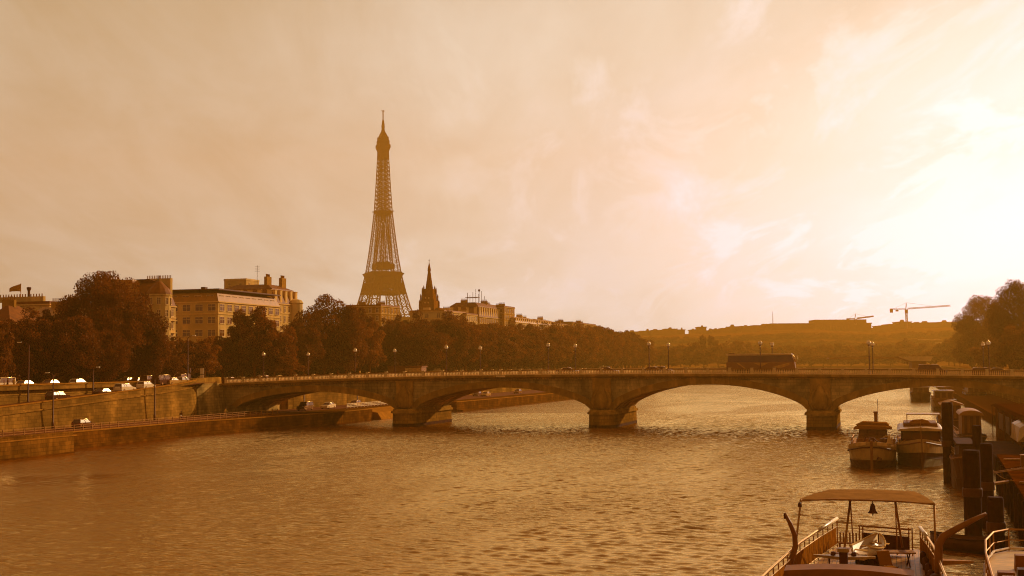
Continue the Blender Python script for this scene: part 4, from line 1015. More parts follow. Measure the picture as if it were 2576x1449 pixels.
# D: far left roofs
def leftb(label, px0, px1, ytop, u, depth=12, **k):
    va = v_at(px1, u); p0 = None
    # width along u so that the left corner of the camera-facing side lands on px0
    lo_, hi_ = -400, u
    for _ in range(40):
        mid = (lo_ + hi_) / 2; p = W(mid, va, 12); 
        if p.x / p.y * F + CX < px0: lo_ = mid
        else: hi_ = mid
    return building(label, lo_, u, va, va + depth, z_at(px1, ytop, u), **k)
leftb('brown house with a hipped roof at the left edge of the picture', -60, 24, 765, -178, roof='hip', wallm=FACADE3, rows=2, mans=4, chim=1)
leftb('low roofed house with a long row of chimney pots left of the big tree', 30, 122, 757, -192, roof='flat', wallm=FACADE, rows=1, chim=0)
leftb('house with a sloping zinc roof in front of the long chimney row', 62, 165, 768, -180, roof='gable', roofm=ZINC, wallm=FACADE3, rows=1, chim=1, mans=2.5)
leftb('house roof showing between the big tree and the row of chimney pots', 118, 186, 757, -196, roof='mansard', wallm=FACADE3, rows=1, chim=1)
vq = v_at(122, -192)
cr = rthing('chimney_stack', 'long wall of chimney pots above the low roofed house', 'chimney', -203, vq + 2, z_at(122, 757, -192))
MB().box(-10, 8, -.4, .4, 0, 1.3).build('wall', FACADE, cr); p_ = MB()
for j in range(22): p_.lathe([(.16, 0), (.13, .6), (.2, .65)], (-9.5 + j * .8, 0, 1.3), 6)
p_.build('chimney_pots', POT, cr); MB().lathe([(.3, 1.3), (.3, 2.6), (.55, 3.3), (.5, 3.6)], (3.5, 0, 0), 8).build('vent_cowl', DARK, cr)

# E: the long row of houses on the left embankment, seen above the trees
row = [  # px0, px1, ytop, u, label, kw
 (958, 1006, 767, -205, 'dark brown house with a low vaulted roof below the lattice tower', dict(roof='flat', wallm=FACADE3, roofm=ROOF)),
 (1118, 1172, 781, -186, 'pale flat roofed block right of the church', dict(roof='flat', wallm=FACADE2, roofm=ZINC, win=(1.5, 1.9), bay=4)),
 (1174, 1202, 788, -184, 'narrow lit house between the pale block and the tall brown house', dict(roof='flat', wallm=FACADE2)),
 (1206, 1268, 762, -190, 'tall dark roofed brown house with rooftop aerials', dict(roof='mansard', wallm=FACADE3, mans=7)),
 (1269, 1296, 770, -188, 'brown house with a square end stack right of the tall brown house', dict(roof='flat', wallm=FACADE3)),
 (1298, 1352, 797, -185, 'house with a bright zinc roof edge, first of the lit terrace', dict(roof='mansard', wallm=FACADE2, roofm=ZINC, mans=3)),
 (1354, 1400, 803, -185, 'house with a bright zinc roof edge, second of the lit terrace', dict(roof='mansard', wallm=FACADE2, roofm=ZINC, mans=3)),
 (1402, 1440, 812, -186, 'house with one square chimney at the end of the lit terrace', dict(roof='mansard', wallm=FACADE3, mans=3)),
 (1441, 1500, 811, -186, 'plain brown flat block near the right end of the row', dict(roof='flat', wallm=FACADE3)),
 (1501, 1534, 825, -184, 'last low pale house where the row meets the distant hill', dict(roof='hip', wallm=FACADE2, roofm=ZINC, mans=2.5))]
for (p0, p1, yt, u, lab, kw) in row:
    v0_, v1_ = v_at(p0, u), v_at(p1, u)
    kk_ = dict(rows=3, chim=3, bay=max(2.8, (v1_ - v0_) / 16), dormers=(kw.get('roof') == 'mansard')); kk_.update(kw)
    bb, dims = building(lab, u - 16, u, v0_, v1_ - .3, z_at(p0 + (p1 - p0) * .3, yt, u), **kk_)
    if 'aerials' in lab:
        X0, X1, Y0, Y1, H, ev = dims; m = MB()
        for x in range(6): m.bar((X1 - 6 + x * .8, Y0 + 4 + x * 2, H), (X1 - 6 + x * .8, Y0 + 4 + x * 2, H + 3.5 + (x * 37 % 5) * .8), .12, 4)
        m.cbox(X1 - 4, Y0 + 2, H + 2.2, 6, 4, .25); m.cbox(X1 - 4, Y0 + 1, H - 2.4, 4.5, 3, .25)
        m.bar((X1 - 6, Y0 + .5, H - 5), (X1 - 6, Y0 + .5, H + 4.5), .15, 4); m.lathe([(.2, 0), (.55, .4), (.5, 1.0), (.1, 1.3)], (X1 - 2, Y0 + 6, H + 5.2), 8); m.bar((X1 - 2, Y0 + 6, H), (X1 - 2, Y0 + 6, H + 5.4), .15, 4)
        m.build('aerials', DARK, bb)

# ================================================================== far hill, palace, cranes
def hill_z(px): return np.interp(px, [1200, 1500, 1620, 1800, 1900, 2050, 2200, 2300, 2450, 2700, 3100], [846, 846, 846, 842, 836, 830, 838, 828, 824, 822, 824])
hm = MB(); NX, NY = 54, 14; rows_ = []
for j in range(NY):
    Y = 1080 + j * 56; f = min(1, max(0, (Y - 1080) / 520)); f = f * f * (3 - 2 * f); r_ = []
    for i in range(NX):
        px = 700 + i * 40; z = at(px, float(hill_z(px)), 1640).z
        p = at(px, 915, Y); r_.append((p.x, Y, SZ - .3 + (z - SZ) * f * (1 if j < NY - 3 else .8) + (rng.random() - .5) * 3 * f))
    rows_.append(r_)
hm.loft(rows_, closed=False, cap=False); struct('hill', hm, HILLM, rot=False)
def farb(px0, px1, ytop, Y, label, name='distant_building', mt=HAZEB, step=None, depth=30):
    a = at(px0, ytop, Y); b = at(px1, ytop, Y); zb = at(px0, float(hill_z((px0 + px1) / 2)), 1640).z - 14
    r = thing(name, label, 'building', ((a.x + b.x) / 2, Y, zb), 0); w_ = (b.x - a.x) / 2; H = (a.z + b.z) / 2 - zb
    MB().box(-w_, w_, 0, depth, 0, H).build('wall', mt, r); MB().box(-w_ - .8, w_ + .8, -.8, depth + .8, H, H + 1.2).build('roof', mt, r)
    return r, w_, H
names = ['flat roofed', 'stepped', 'low', 'square', 'long', 'narrow']
sk = [(1612, 1640, 834), (1641, 1672, 832), (1673, 1702, 829), (1703, 1722, 831), (1740, 1757, 831), (1758, 1776, 824), (1777, 1792, 833), (1793, 1816, 830), (1817, 1838, 827), (1839, 1862, 823), (1863, 1895, 822), (1896, 1939, 820),
      (2212, 2236, 821), (2237, 2262, 817), (2263, 2292, 811), (2293, 2322, 814), (2323, 2360, 813), (2361, 2405, 812), (2406, 2460, 811), (2195, 2211, 831), (1541, 1575, 838), (1576, 1611, 836)]
for i, (a, b, y) in enumerate(sorted(sk)):
    where = 'left of the square block' if b < 1758 else ('the square block standing up on the left skyline' if a == 1758 else ('between the square block and the palace' if b < 1945 else 'right of the palace below the big crane' if b < 2330 else 'right of the big crane towards the dark trees'))
    r, w_, H = farb(a, b + 1, y, 1640 + (i % 3) * 14, 'hazy %s building on the hill skyline, %s, number %s from the left' % (names[i % 6], where, ['one', 'two', 'three', 'four', 'five', 'six', 'seven', 'eight', 'nine', 'ten', 'eleven', 'twelve', 'thirteen', 'fourteen', 'fifteen', 'sixteen', 'seventeen', 'eighteen', 'nineteen', 'twenty', 'twenty one', 'twenty two'][i])if False else 'hazy building merging into the hill skyline, ' + where)
    m = MB()
    x = -w_ * .6 + w_ * 1.2 * ((i * .37) % 1); hw = w_ * (.12 + .3 * ((i * .61) % 1)); m.hexa([(x - hw, 4, H + 1.2), (x + hw, 4, H + 1.2), (x + hw, 14, H + 1.2), (x - hw, 14, H + 1.2)], [(x - hw * .6, 6, H + 2.4 + (i % 3) * .7), (x + hw * .7, 6, H + 2.4 + (i % 3) * .7), (x + hw * .7, 12, H + 2.4 + (i % 3) * .7), (x - hw * .6, 12, H + 2.4 + (i % 3) * .7)])
    m.build('rooftop_housing', HAZEB, r); r['group'] = 'buildings on the hill skyline'
pal, w_, H = farb(1940, 2192, 815, 1600, 'hazy monumental palace with a raised central block and columns on the hill', 'palace')
pa = at(2048, 804.5, 1600); pb = at(2178, 804.5, 1600); cx = (pa.x + pb.x) / 2 - pal.location.x; ww = (pb.x - pa.x) / 2
MB().box(cx - ww, cx + ww, -3, 30, 0, pa.z - pal.location.z).build('central_block', HAZEB, pal)
m = MB()
for k in range(16): m.box(cx - ww + 4 + k * (2 * ww - 8) / 15 - .9, cx - ww + 4 + k * (2 * ww - 8) / 15 + .9, -4.4, -3, 2, H - 2)
m.build('colonnade', HAZEB, pal)
m = MB()
for k in range(10): m.box(-w_ + 5 + k * 5, -w_ + 7 + k * 5, -.6, 0, 4, H - 3)
m.build('pilasters', HAZEB, pal)
r_ = at(1946, 812, 1600); tp = at(1946, 783, 1600)
ms = thing('flag_mast', 'thin mast standing on the left wing of the hazy palace', 'mast', (r_.x, 1604, r_.z - 2)); MB().bar((0, 0, 0), (0, 0, tp.z - r_.z + 2), .5, 6, .22).build('pole', HAZEB, ms)
CRM = mat('crane_paint', .32, .7, .2)
def crane(pxm, ytop, ybase, yjib, pxj, pxc, Y, label, tilt=0.0):
    b0 = at(pxm, ybase, Y); r = thing('tower_crane', label, 'crane', (b0.x, Y, b0.z), 0)
    H = at(pxm, yjib, Y).z - b0.z; T = at(pxm, ytop, Y).z - b0.z; J = at(pxj, yjib, Y).x - b0.x; Cn = at(pxc, yjib, Y).x - b0.x; w = 1.0
    m = MB(); lattice(m, lambda t: [(a * w, b * w, -6 + (H + 6) * t) for a, b in ((1, 1), (-1, 1), (-1, -1), (1, -1))], max(3, int((H + 6) / 3)), .28, .16); m.build('mast', CRM, r)
    jz = lambda t: H + tilt * t
    m = MB(); lattice(m, lambda t: [(2 + (J - 2) * t, y, jz(t) + z) for y, z in ((-.9, 0), (.9, 0), (0, 1.7))], 22, .24, .14); m.build('jib', CRM, r)
    m = MB(); lattice(m, lambda t: [(-1 + (Cn + 1) * t, y, H + z) for y, z in ((-.9, 0), (.9, 0), (.9, .8), (-.9, .8))], 6, .25, .15); m.build('counter_jib', CRM, r)
    MB().box(Cn - 1.6, Cn + 1.8, -1.2, 1.2, H - 4.2, H + 1).build('counterweight', HAZEB, r)
    MB().box(Cn * .62 - 1.6, Cn * .62 + 1.6, -1, 1, H - 2.6, H - .6).build('winch', HAZEB, r)
    MB().box(-1.5, 1.5, -1.6, 1.6, H - 5, H - .4).build('cab', HAZEB, r)
    MB().bar((-.9, 0, H), (0, 0, T), .3).bar((.9, 0, H), (0, 0, T), .3).bar((0, 0, T), (J * .62, 0, jz(.62) + 1.7), .13).bar((0, 0, T), (Cn * .85, 0, H + .8), .13).build('tie_bars', CRM, r)
crane(2281, 761.5, 818, 778, 2391, 2242, 1560, 'large pale tower crane with a long jib above the right hill', tilt=3.4)
crane(2152, 789, 806, 802.5, 2198, 2133, 1590, 'small pale tower crane rising behind the palace roof', tilt=2.6)
# pale things across the river bend
f0 = at(2290, 905, 520)
qb = thing('far_bridge_abutment', 'pale sunlit sloping abutment end of the farther bridge right of the coach', 'canopy', (f0.x, 520, at(2310, 911, 520).z - 2))  # abutment end of the farther bridge, built as a pale sloping slab
k_ = 520 / F
MB().hexa([(0, 0, 2.4), (8.5, 0, 2.4), (8.5, 6, 2.4), (0, 6, 2.4)], [(-5.5, 0, 4.4), (9.8, 0, 4.4), (9.8, 6, 4.4), (-5.5, 6, 4.4)]).build('canopy', FACADE2, qb)
MB().box(-34, -3, 1, 5, 3.6, 4.2).build('ramp_deck', ZINC, qb); MB().box(1, 7, 1, 5, -12, 2.4).build('support', BROWNP, qb)
f1 = at(2335, 853, 1150)
vb = thing('distant_terrace', 'two thin pale terrace walls on the wooded slope right of the palace', 'wall', (f1.x, 1150, f1.z)); MB().box(-9, 12, 0, 2, -1.0, .2).build('upper_wall', FACADE2, vb); MB().box(2, 14, -14, -12, -4.3, -3.4).build('lower_wall', FACADE2, vb)

# ================================================================== trees
def leaves_mesh(name, H, Rw, ncl, npl, leaf, base=.22, seed=0, crown_shape=1.0, flat=.85):
    rg = np.random.default_rng(seed); cl = []
    ch_ = H * (1 - base); cz_ = H * base + ch_ * .5
    while len(cl) < ncl:
        p = rg.normal(size=3); p /= np.linalg.norm(p); rad = rg.uniform(.35, 1.0) ** .6
        x, y, z = p * rad
        taper = 1 - .25 * max(0, z) ** 2
        cl.append((x * Rw * taper, y * Rw * taper, cz_ + z * ch_ * .5 * .92, rg.uniform(.11, .26) * Rw + .25))
    P = []
    for (x, y, z, r) in cl:
        n = int(npl * (r / (.2 * Rw)) ** 2 * rg.uniform(.7, 1.2)); q = rg.normal(size=(n, 3)); q /= np.linalg.norm(q, axis=1)[:, None]
        q *= (rg.uniform(.45, 1.12, n) ** .7)[:, None] * r; q[:, 2] *= .8
        P.append(q + np.array([x, y, z]))
    P = np.concatenate(P); n = len(P)
    a = rg.normal(size=(n, 3)); a /= np.linalg.norm(a, axis=1)[:, None]; b = np.cross(a, rg.normal(size=(n, 3))); b /= np.linalg.norm(b, axis=1)[:, None]
    sz = leaf * rg.uniform(.55, 1.25, n)[:, None]; a *= sz; b *= sz * .62
    V = np.empty((n, 4, 3)); V[:, 0] = P - a * .5; V[:, 1] = P + b * .5; V[:, 2] = P + a * .5; V[:, 3] = P - b * .5
    me = bpy.data.meshes.new(name); me.vertices.add(n * 4); me.vertices.foreach_set('co', V.reshape(-1).astype(np.float32))
    me.loops.add(n * 4); me.loops.foreach_set('vertex_index', np.arange(n * 4, dtype=np.int32)); me.polygons.add(n)
    me.polygons.foreach_set('loop_start', np.arange(0, n * 4, 4, dtype=np.int32)); me.update(calc_edges=True)
    return me, cl
def tree_kind(seed, H=18, Rw=6.5, ncl=90, npl=210, leaf=.45, base=.11, m=LEAF, trunk_r=.32):
    me, cl = leaves_mesh('crown', H, Rw, ncl, npl, leaf, base, seed); me.materials.append(m)
    t = MB(); rg = random.Random(seed); hz_ = H * base
    t.tube([(0, 0, -.3), (.05, 0, hz_ * .6), (rg.uniform(-.3, .3), rg.uniform(-.3, .3), hz_ * 1.3), (rg.uniform(-.6, .6), rg.uniform(-.6, .6), H * .62)], [trunk_r * 1.25, trunk_r, trunk_r * .85, trunk_r * .3], 8)
    for k in range(9):
        x, y, z, r = cl[k * 5 % len(cl)]; z0_ = hz_ * rg.uniform(1.0, 1.8)
        t.tube([(0, 0, z0_), (x * .45, y * .45, (z0_ + z) / 2 + .4), (x * .92, y * .92, z)], [trunk_r * .5, trunk_r * .3, trunk_r * .1], 6)
    tm = t.build('trunk', BARK); td = tm.data; bpy.data.objects.remove(tm)
    return me, td, H, Rw
TK = [tree_kind(1), tree_kind(2, 18, 7.5, 105, 195, .45), tree_kind(3, 19, 5.6, 84, 210, .45), tree_kind(4, 16, 7.0, 96, 195, .45), tree_kind(5, 17, 6.2, 90, 210, .45)]
TL = [tree_kind(11, 14, 5.0, 50, 120, .5, m=LEAFL), tree_kind(12, 15, 5.6, 55, 120, .5, m=LEAFL)]
TS = [tree_kind(21, 16, 7.0, 44, 50, 1.1, .12), tree_kind(22, 15, 6.4, 40, 50, 1.1, .12), tree_kind(23, 15, 7.5, 44, 50, 1.1, .1)]
BIG = tree_kind(31, 23, 9.5, 150, 260, .45, .1, trunk_r=.55)
def tree(kind, x, y, z, h, w, label, group=None, rot=None):
    cm, tm, H, Rw = kind
    r = thing('tree', label, 'tree', (x, y, z), random.uniform(0, 6.28) if rot is None else rot, group)
    for nm, d_ in (('crown', cm), ('trunk', tm)):
        o = bpy.data.objects.new(nm, d_); C.objects.link(o); o.parent = r; o.scale = (w / (2 * Rw), w / (2 * Rw), h / H)
    return r
def tree_px(kind, px, ytop, wpx, u, label, z=SZ, group=None):
    v = v_at(px, u); p = W(u, v); h = z_at(px, ytop, u) - z; w = wpx * p.y / F
    return tree(kind, p.x, p.y, z, h, w, label, group)
GT = 'trees along the left embankment'
tree_px(BIG, 262, 686, 215, -152, 'huge broad tree, tallest on the left bank, in front of the corner house', group=GT)
tree_px(TK[1], 340, 735, 140, -149, 'big dark tree merging into the right flank of the huge tree', group=GT)
tree_px(TK[3], 188, 792, 150, -147, 'low dark tree filling the gap under the left flank of the huge tree', group=GT)
tree_px(TL[0], 4, 800, 70, -141, 'paler tree cut by the left edge of the picture', group=GT)
tree_px(TK[0], 70, 778, 130, -152, 'dark tree below the flag and the chimney row', group=GT)
tree_px(TK[4], 130, 765, 110, -160, 'dark tree just left of the huge tree', group=GT)
tree_px(TK[2], 15, 790, 120, -158, 'dark tree behind the paler tree at the left edge', group=GT)
tree_px(TK[3], 262, 830, 130, -145, 'low dark tree hanging over the upper wall below the huge tree', group=GT)
tree_px(TK[3], 375, 800, 100, -147, 'rounded dark tree at the lower right of the huge tree', group=GT)
tree_px(TL[1], 425, 858, 90, -150, 'small tree in front of the turret house', group=GT)
tree_px(TK[4], 470, 850, 90, -158, 'small dark tree below the left windows of the office block', group=GT)
tree_px(TL[0], 515, 845, 90, -152, 'paler low tree below the corner of the office block', group=GT)
tree_px(TK[2], 560, 838, 90, -160, 'low dark tree left of the pointed tree before the office block', group=GT)
tree_px(TK[2], 640, 757, 118, -153, 'tall pointed tree standing before the lit side of the office block', group=GT)
tree_px(TK[0], 610, 800, 90, -156, 'dark tree at the left foot of the tall pointed tree', group=GT)
tree_px(TK[4], 690, 800, 110, -150, 'dark tree right of the tall pointed tree', group=GT)
tree_px(TL[1], 725, 900, 70, -145, 'small pale bush like tree just above the bridge railing', group=GT)
tree_px(TK[1], 815, 740, 150, -156, 'tall wide tree left of the lattice tower, its top rough and open', group=GT)
tree_px(TK[0], 765, 785, 110, -152, 'dark tree at the left side of the tall wide tree', group=GT)
tree_px(TK[3], 870, 765, 110, -150, 'dark tree between the tall wide tree and the lattice tower', group=GT)
tree_px(TK[2], 905, 762, 80, -160, 'tree touching the left leg of the lattice tower', group=GT)
tree_px(TL[0], 930, 800, 90, -149, 'paler tree in front of the lattice tower foot', group=GT)
tree_px(TK[4], 990, 782, 90, -158, 'tree covering the right foot of the lattice tower', group=GT)
tree_px(TK[1], 1060, 806, 145, -146, 'round very dark tree below the church', group=GT)
tree_px(TK[0], 1045, 785, 90, -162, 'tree left of the church tower', group=GT)
tree_px(TK[0], 1120, 787, 90, -162, 'tree right of the church tower', group=GT)
def env(px): return float(np.interp(px, [1100, 1150, 1200, 1260, 1330, 1400, 1450, 1500, 1560, 1600, 1625, 1650], [795, 806, 818, 830, 829, 826, 828, 833, 842, 848, 862, 880]))
TLOW = [tree_kind(41, 9, 5.2, 60, 120, .55, .02), tree_kind(42, 8, 5.6, 60, 120, .55, .02)]
v = 96; k = 0
while v < 420:  # low trees added so the space under the crowns looks dark
    p = W(-176, v); tree(TLOW[k % 2], p.x, p.y, SZ, random.uniform(8.5, 11.5), random.uniform(10.5, 13), 'low dense tree added to darken the shade behind the street on the left bank', 'low trees added to darken the shade behind the street'); k += 1; v += 8.2
k = 0
for u, dy, st0, step in ((-148, -4, 400, 10.5), (-163, -8, 404, 12.5), (-174, 22, 180, 12)):
    v = st0
    while v < 790:
        p = W(u, v); px = p.x / p.y * F + CX
        if px > 1628: break
        if px > 1100 or (u == -174 and px > 380):
            yt = (env(px) if px > 1100 else 862) + dy + random.uniform(-5, 9); z = z_at(px, yt, u)
            tree((TK + TL)[k % 7] if u == -148 else TK[k % 5], p.x + random.uniform(-1, 1), p.y, SZ, max(9, (z - SZ) * 1.04), random.uniform(14, 18.5), 'plane tree merging with its neighbours in the long row beyond the bridge', 'row of plane trees on the left embankment'); k += 1
        v += step * random.uniform(.85, 1.15)
# right bank, dark
GR = 'dark trees on the right bank'
for (px, yt, wd, u, lb, kd) in ((2478, 742, 135, 40, 'tall dark tree with a rounded top on the right bank', BIG), (2560, 704, 130, 37, 'dark tree cut by the right edge, tallest on the right bank', BIG), (2520, 790, 120, 42, 'dark tree filling the space between the two tallest on the right bank', TK[1]),
                            (2440, 800, 70, 44, 'lower dark tree at the left flank of the right bank group', TK[3]), (2575, 800, 100, 34, 'low dark tree at the right edge under the tallest one', TK[4]), (2445, 846, 80, 34, 'low bushy tree filling the foot of the right bank group at its left', TLOW[0]), (2500, 850, 95, 33, 'low bushy tree behind the two lamps at the right', TLOW[1]), (2560, 852, 95, 32, 'low bushy tree behind the black saloon at the far right', TLOW[0]), (2510, 770, 90, 46, 'dark tree behind the rounded one on the right bank', TK[0])):
    v = v_at(px, u); p = W(u, v); tree(kd, p.x, p.y, SZ, z_at(px, yt, u) - SZ, wd * p.y / F, lb, GR)
# middle distance trees over the river bend, and woods of the far slopes
GM = 'hazy trees beyond the river bend'
md = [(1672, 868, 60, 880), (1712, 862, 66, 900), (1748, 855, 56, 860), (1778, 840, 60, 930), (1806, 862, 70, 880), (1838, 848, 66, 960), (1870, 858, 60, 930), (1902, 864, 62, 980), (1690, 880, 60, 820), (1770, 880, 70, 800), (1735, 882, 66, 810), (1830, 884, 70, 840), (1935, 872, 60, 940), (1968, 868, 56, 990),
      (2000, 862, 60, 1000), (2035, 868, 64, 960), (2070, 862, 60, 980), (2105, 858, 60, 1010), (2140, 866, 66, 960), (2175, 858, 60, 1000), (2210, 855, 60, 1020), (2245, 862, 66, 970), (2282, 846, 60, 1010), (2318, 858, 60, 980), (2352, 866, 62, 940), (2385, 848, 66, 900), (2412, 838, 60, 860), (2400, 870, 70, 760), (2340, 882, 66, 800), (2290, 884, 66, 820), (2240, 886, 66, 840), (2190, 886, 66, 840), (2140, 888, 66, 840), (2090, 888, 66, 840), (2040, 888, 66, 840), (1990, 888, 66, 840), (1940, 888, 66, 820), (1885, 886, 70, 800)]
for i, (px, yt, wp, Y) in enumerate(md):
    p = at(px, yt, Y); z0_ = SZ - .2; h = p.z - z0_
    tree(TS[i % 3], p.x, Y, z0_, h, wp * Y / F, 'hazy rounded tree in the belt of trees beyond the river bend', GM)
wd_ = MB()
i = 0
for px in range(1560, 2470, 30):
    for Y, dy in ((1180, 34), (1290, 22), (1400, 12)):
        pp = px + random.uniform(-12, 12); zt = at(pp, float(hill_z(pp)) + dy + random.uniform(-5, 6), Y).z
        f = min(1, max(0, (Y - 1080) / 520)); f = f * f * (3 - 2 * f); zb = SZ - .3 + (at(pp, float(hill_z(pp)), 1640).z - SZ) * f - 2
        p = at(pp, 915, Y); h = max(10, min(24, zt - zb))
        tree(TS[i % 3], p.x, Y, zb, h, random.uniform(16, 26), 'small hazy tree among the woods on the far slope below the skyline', 'woods on the far slope'); i += 1
# woods behind the left houses and far bank filling so no bare ground shows
for i in range(26):
    pp = 1440 + i * 10; Y = 800 + (i % 4) * 40; p = at(pp, 880, Y)
    tree(TS[i % 3], p.x, Y, SZ - .2, p.z - SZ + random.uniform(-3, 2), random.uniform(15, 20), 'hazy tree at the far end of the left embankment where the river bends', 'trees at the river bend')

# ================================================================== boats
def hull_mesh(st, zb=-.55):
    """st: (y, half width at deck, half width at the waterline, deck z); bow first"""
    m = MB(); m.loft([[(-wt, y, z), (-(wt * .55 + ww * .45), y, z * .45), (-ww, y, 0), (-ww * .8, y, zb), (ww * .8, y, zb), (ww, y, 0), (wt * .55 + ww * .45, y, z * .45), (wt, y, z)] for y, wt, ww, z in st])
    return m
def stations(L, B, zb, zm, sharp=.5, n=15, rake=.8):
    o = []
    for i in range(n):
        t = (i / (n - 1)) ** 1.7; y = L * t
        f = min(1, (y / (B * (1.1 if sharp > .6 else .55))) ** sharp) if y > 0 else .04; fw = min(1, (max(0, y - rake) / (B * 1.0)) ** (sharp * 1.15)) if y > rake else .02
        if y > L * .85: k_ = 1 - .25 * ((y - L * .85) / (L * .15)) ** 2; f *= k_; fw *= k_
        o.append((y, B / 2 * max(f, .04), B / 2 * .94 * max(fw, .02), zm + (zb - zm) * max(0, 1 - y / (L * .35)) ** 2))
    return o
def barge(label, u, v, L, B, zb, zm, hullm, band=None, sharp=.5, rot=0, name='moored_barge', group='boats moored along the right bank', boot=BLACKP, rake=.8):
    r = rthing(name, label, 'boat', u, v, 0, group, rot)
    st = stations(L, B, zb, zm, sharp, rake=rake)
    hull_mesh(st).build('hull', hullm, r)
    # dark boot topping near the water, rubbing strake, deck
    m = MB(); m.loft([[(-(wt * .62 + ww * .38) - .03, y - .02, z * .36), (-ww - .03, y - .02, -.02), (ww + .03, y - .02, -.02), ((wt * .62 + ww * .38) + .03, y - .02, z * .36)] for y, wt, ww, z in st]); m.build('boot_stripe', boot, r)
    for sx in (-1, 1):
        m = MB(); m.tube([(sx * (wt + .02), y - .02, z - (.34 if band else .05)) for y, wt, ww, z in st], .09, 6); m.build('rubbing_strake', band or BROWNP, r)
        m = MB(); m.loft([[(sx * wt, y, z), (sx * (wt - .08), y, z), (sx * (wt - .08), y, z + .28), (sx * wt, y, z + .28)] for y, wt, ww, z in st]); m.build('bulwark', hullm, r)
    m = MB(); m.loft([[(-wt + .09, y, z + .01), (wt - .09, y, z + .01), (wt - .09, y, z - .1), (-wt + .09, y, z - .1)] for y, wt, ww, z in st]); m.build('deck', WOODD, r)
    return r, st
def box_part(r, name, m, x0, x1, y0, y1, z0, z1, taper=0, bev=0):
    return MB().hexa([(x0, y0, z0), (x1, y0, z0), (x1, y1, z0), (x0, y1, z0)], [(x0 + taper, y0 + taper, z1), (x1 - taper, y0 + taper, z1), (x1 - taper, y1 - taper, z1), (x0 + taper, y1 - taper, z1)]).build(name, m, r, bevel=bev)
def rail(r, pts, h=.9, step=1.6, mt=STEEL, name='railing', rr=.025):
    m = MB()
    for z in (h, h * .5): m.tube([(x, y, q + z) for x, y, q in pts], rr * (1.3 if z == h else .8), 5)
    for a, b in zip(pts[:-1], pts[1:]):
        n_ = max(1, int((Vector(b) - Vector(a)).length / step))
        for i in range(n_): p = Vector(a).lerp(Vector(b), i / n_); m.bar(p, p + Vector((0, 0, h)), rr, 5)
    p = Vector(pts[-1]); m.bar(p, p + Vector((0, 0, h)), rr, 5); return m.build(name, mt, r)

# first of the pair: round bowed old barge
u1, v1 = on(2196, 1180, 0)
b1, st = barge('round bowed old barge with cream bow and thin funnel, left one of the moored pair', u1 - .1, v1, 22, 5.3, 2.75, 1.9, CREAMP, band=DARK, sharp=.42, rake=.5, name='moored_barge')
MB().bar((0, -.14, -.4), (0, -.12, 3.15), .17, 6).build('stem_post', BROWNP, b1)
for sx in (-1, 1): MB().hexa([(sx * .6, -.05, 2.62), (sx * 1.7, .42, 2.50), (sx * 1.7, .5, 2.50), (sx * .6, .1, 2.62)], [(sx * .6, -.08, 2.98), (sx * 1.72, .38, 2.86), (sx * 1.7, .5, 2.86), (sx * .6, .1, 2.98)]).build('name_board', mat('name_board', .5), b1)
MB().lathe([(.2, 0), (.28, .15), (.2, .3)], (0, 0, 0), 10).build('hawse', DARK, b1, loc=(.8, .05, 1.1)).rotation_euler = (R(90), 0, 0)
MB().lathe([(.35, 0), (.35, .5), (.25, .6)], (0, 2.2, 2.6), 10).build('windlass', DARK, b1); MB().tube([(-1, 1.7, 2.6), (-.6, 1.5, 3.4), (.2, 1.4, 3.3), (.9, 1.7, 2.7)], .1, 6).build('anchor', DARK, b1)
box_part(b1, 'cabin', BROWNP, -1.9, 1.9, 6.5, 14, 1.8, 2.9, .1)
wh = box_part(b1, 'wheelhouse', BROWNP, -1.7, 1.7, 9.5, 13, 2.8, 4.0, .15)
for k in range(3): box_part(b1, 'window', GLASSW, -1.45 + k * 1.0, -.6 + k * 1.0, 9.46, 9.6, 3.2, 3.8)
MB().loft([[(-2.2, y, 4.0), (-1.6, y, 4.35), (1.5, y, 4.3), (2.2, y, 4.0), (2.2, y, 3.92), (-2.2, y, 3.92)] for y in (8.8, 13.4)]).build('awning', CANVAS, b1)
MB().loft([[(-2.0, y, 4.32), (-1.2, y, 4.72), (1.6, y, 4.6), (1.9, y, 4.3)] for y in (10.4, 13.2)]).build('wheelhouse_roof', CANVAS, b1)
fu = MB().lathe([(.2, 0), (.2, 1.2), (.28, 1.25), (.28, 1.4), (.1, 1.45)], (.35, 12, 4.5), 10).build('funnel', BROWNP, b1); MB().bar((.6, 12, 4.6), (.6, 12, 7.4), .03, 5).build('aerial', DARK, b1)
rail(b1, [(-2.3, 3, 2.3), (-2.45, 8, 1.95), (-2.45, 18, 1.9)], .9); rail(b1, [(2.3, 3, 2.3), (2.45, 8, 1.95), (2.45, 18, 1.9)], .9)
for i, (x, y) in enumerate(((-1.4, 4.2), (1.3, 4.4), (.2, 5.4), (-.4, 4.0), (1.9, 5.8))):
    w_, h_ = .35 + (i % 3) * .18, .5 + (i % 2) * .5
    MB().lathe([(w_ * .7, 0), (w_, h_ * .3), (w_ * .9, h_), (w_ * .2, h_ + .12)], (x, y, 2.1), 9).build('deck_pot', [BROWNP, DARK, CREAMP][i % 3], b1)
MB().tube([(1.6 + .45 * math.cos(t), 5.0, 2.9 + .45 * math.sin(t)) for t in np.linspace(0, 2 * math.pi, 15)], .11, 7).build('lifebuoy', CREAMP, b1)
MB().lathe([(.7, 0), (.3, .6), (.06, 1.5)], (1.9, 3.9, 2.2), 9).build('folded_parasol', CREAMP, b1)
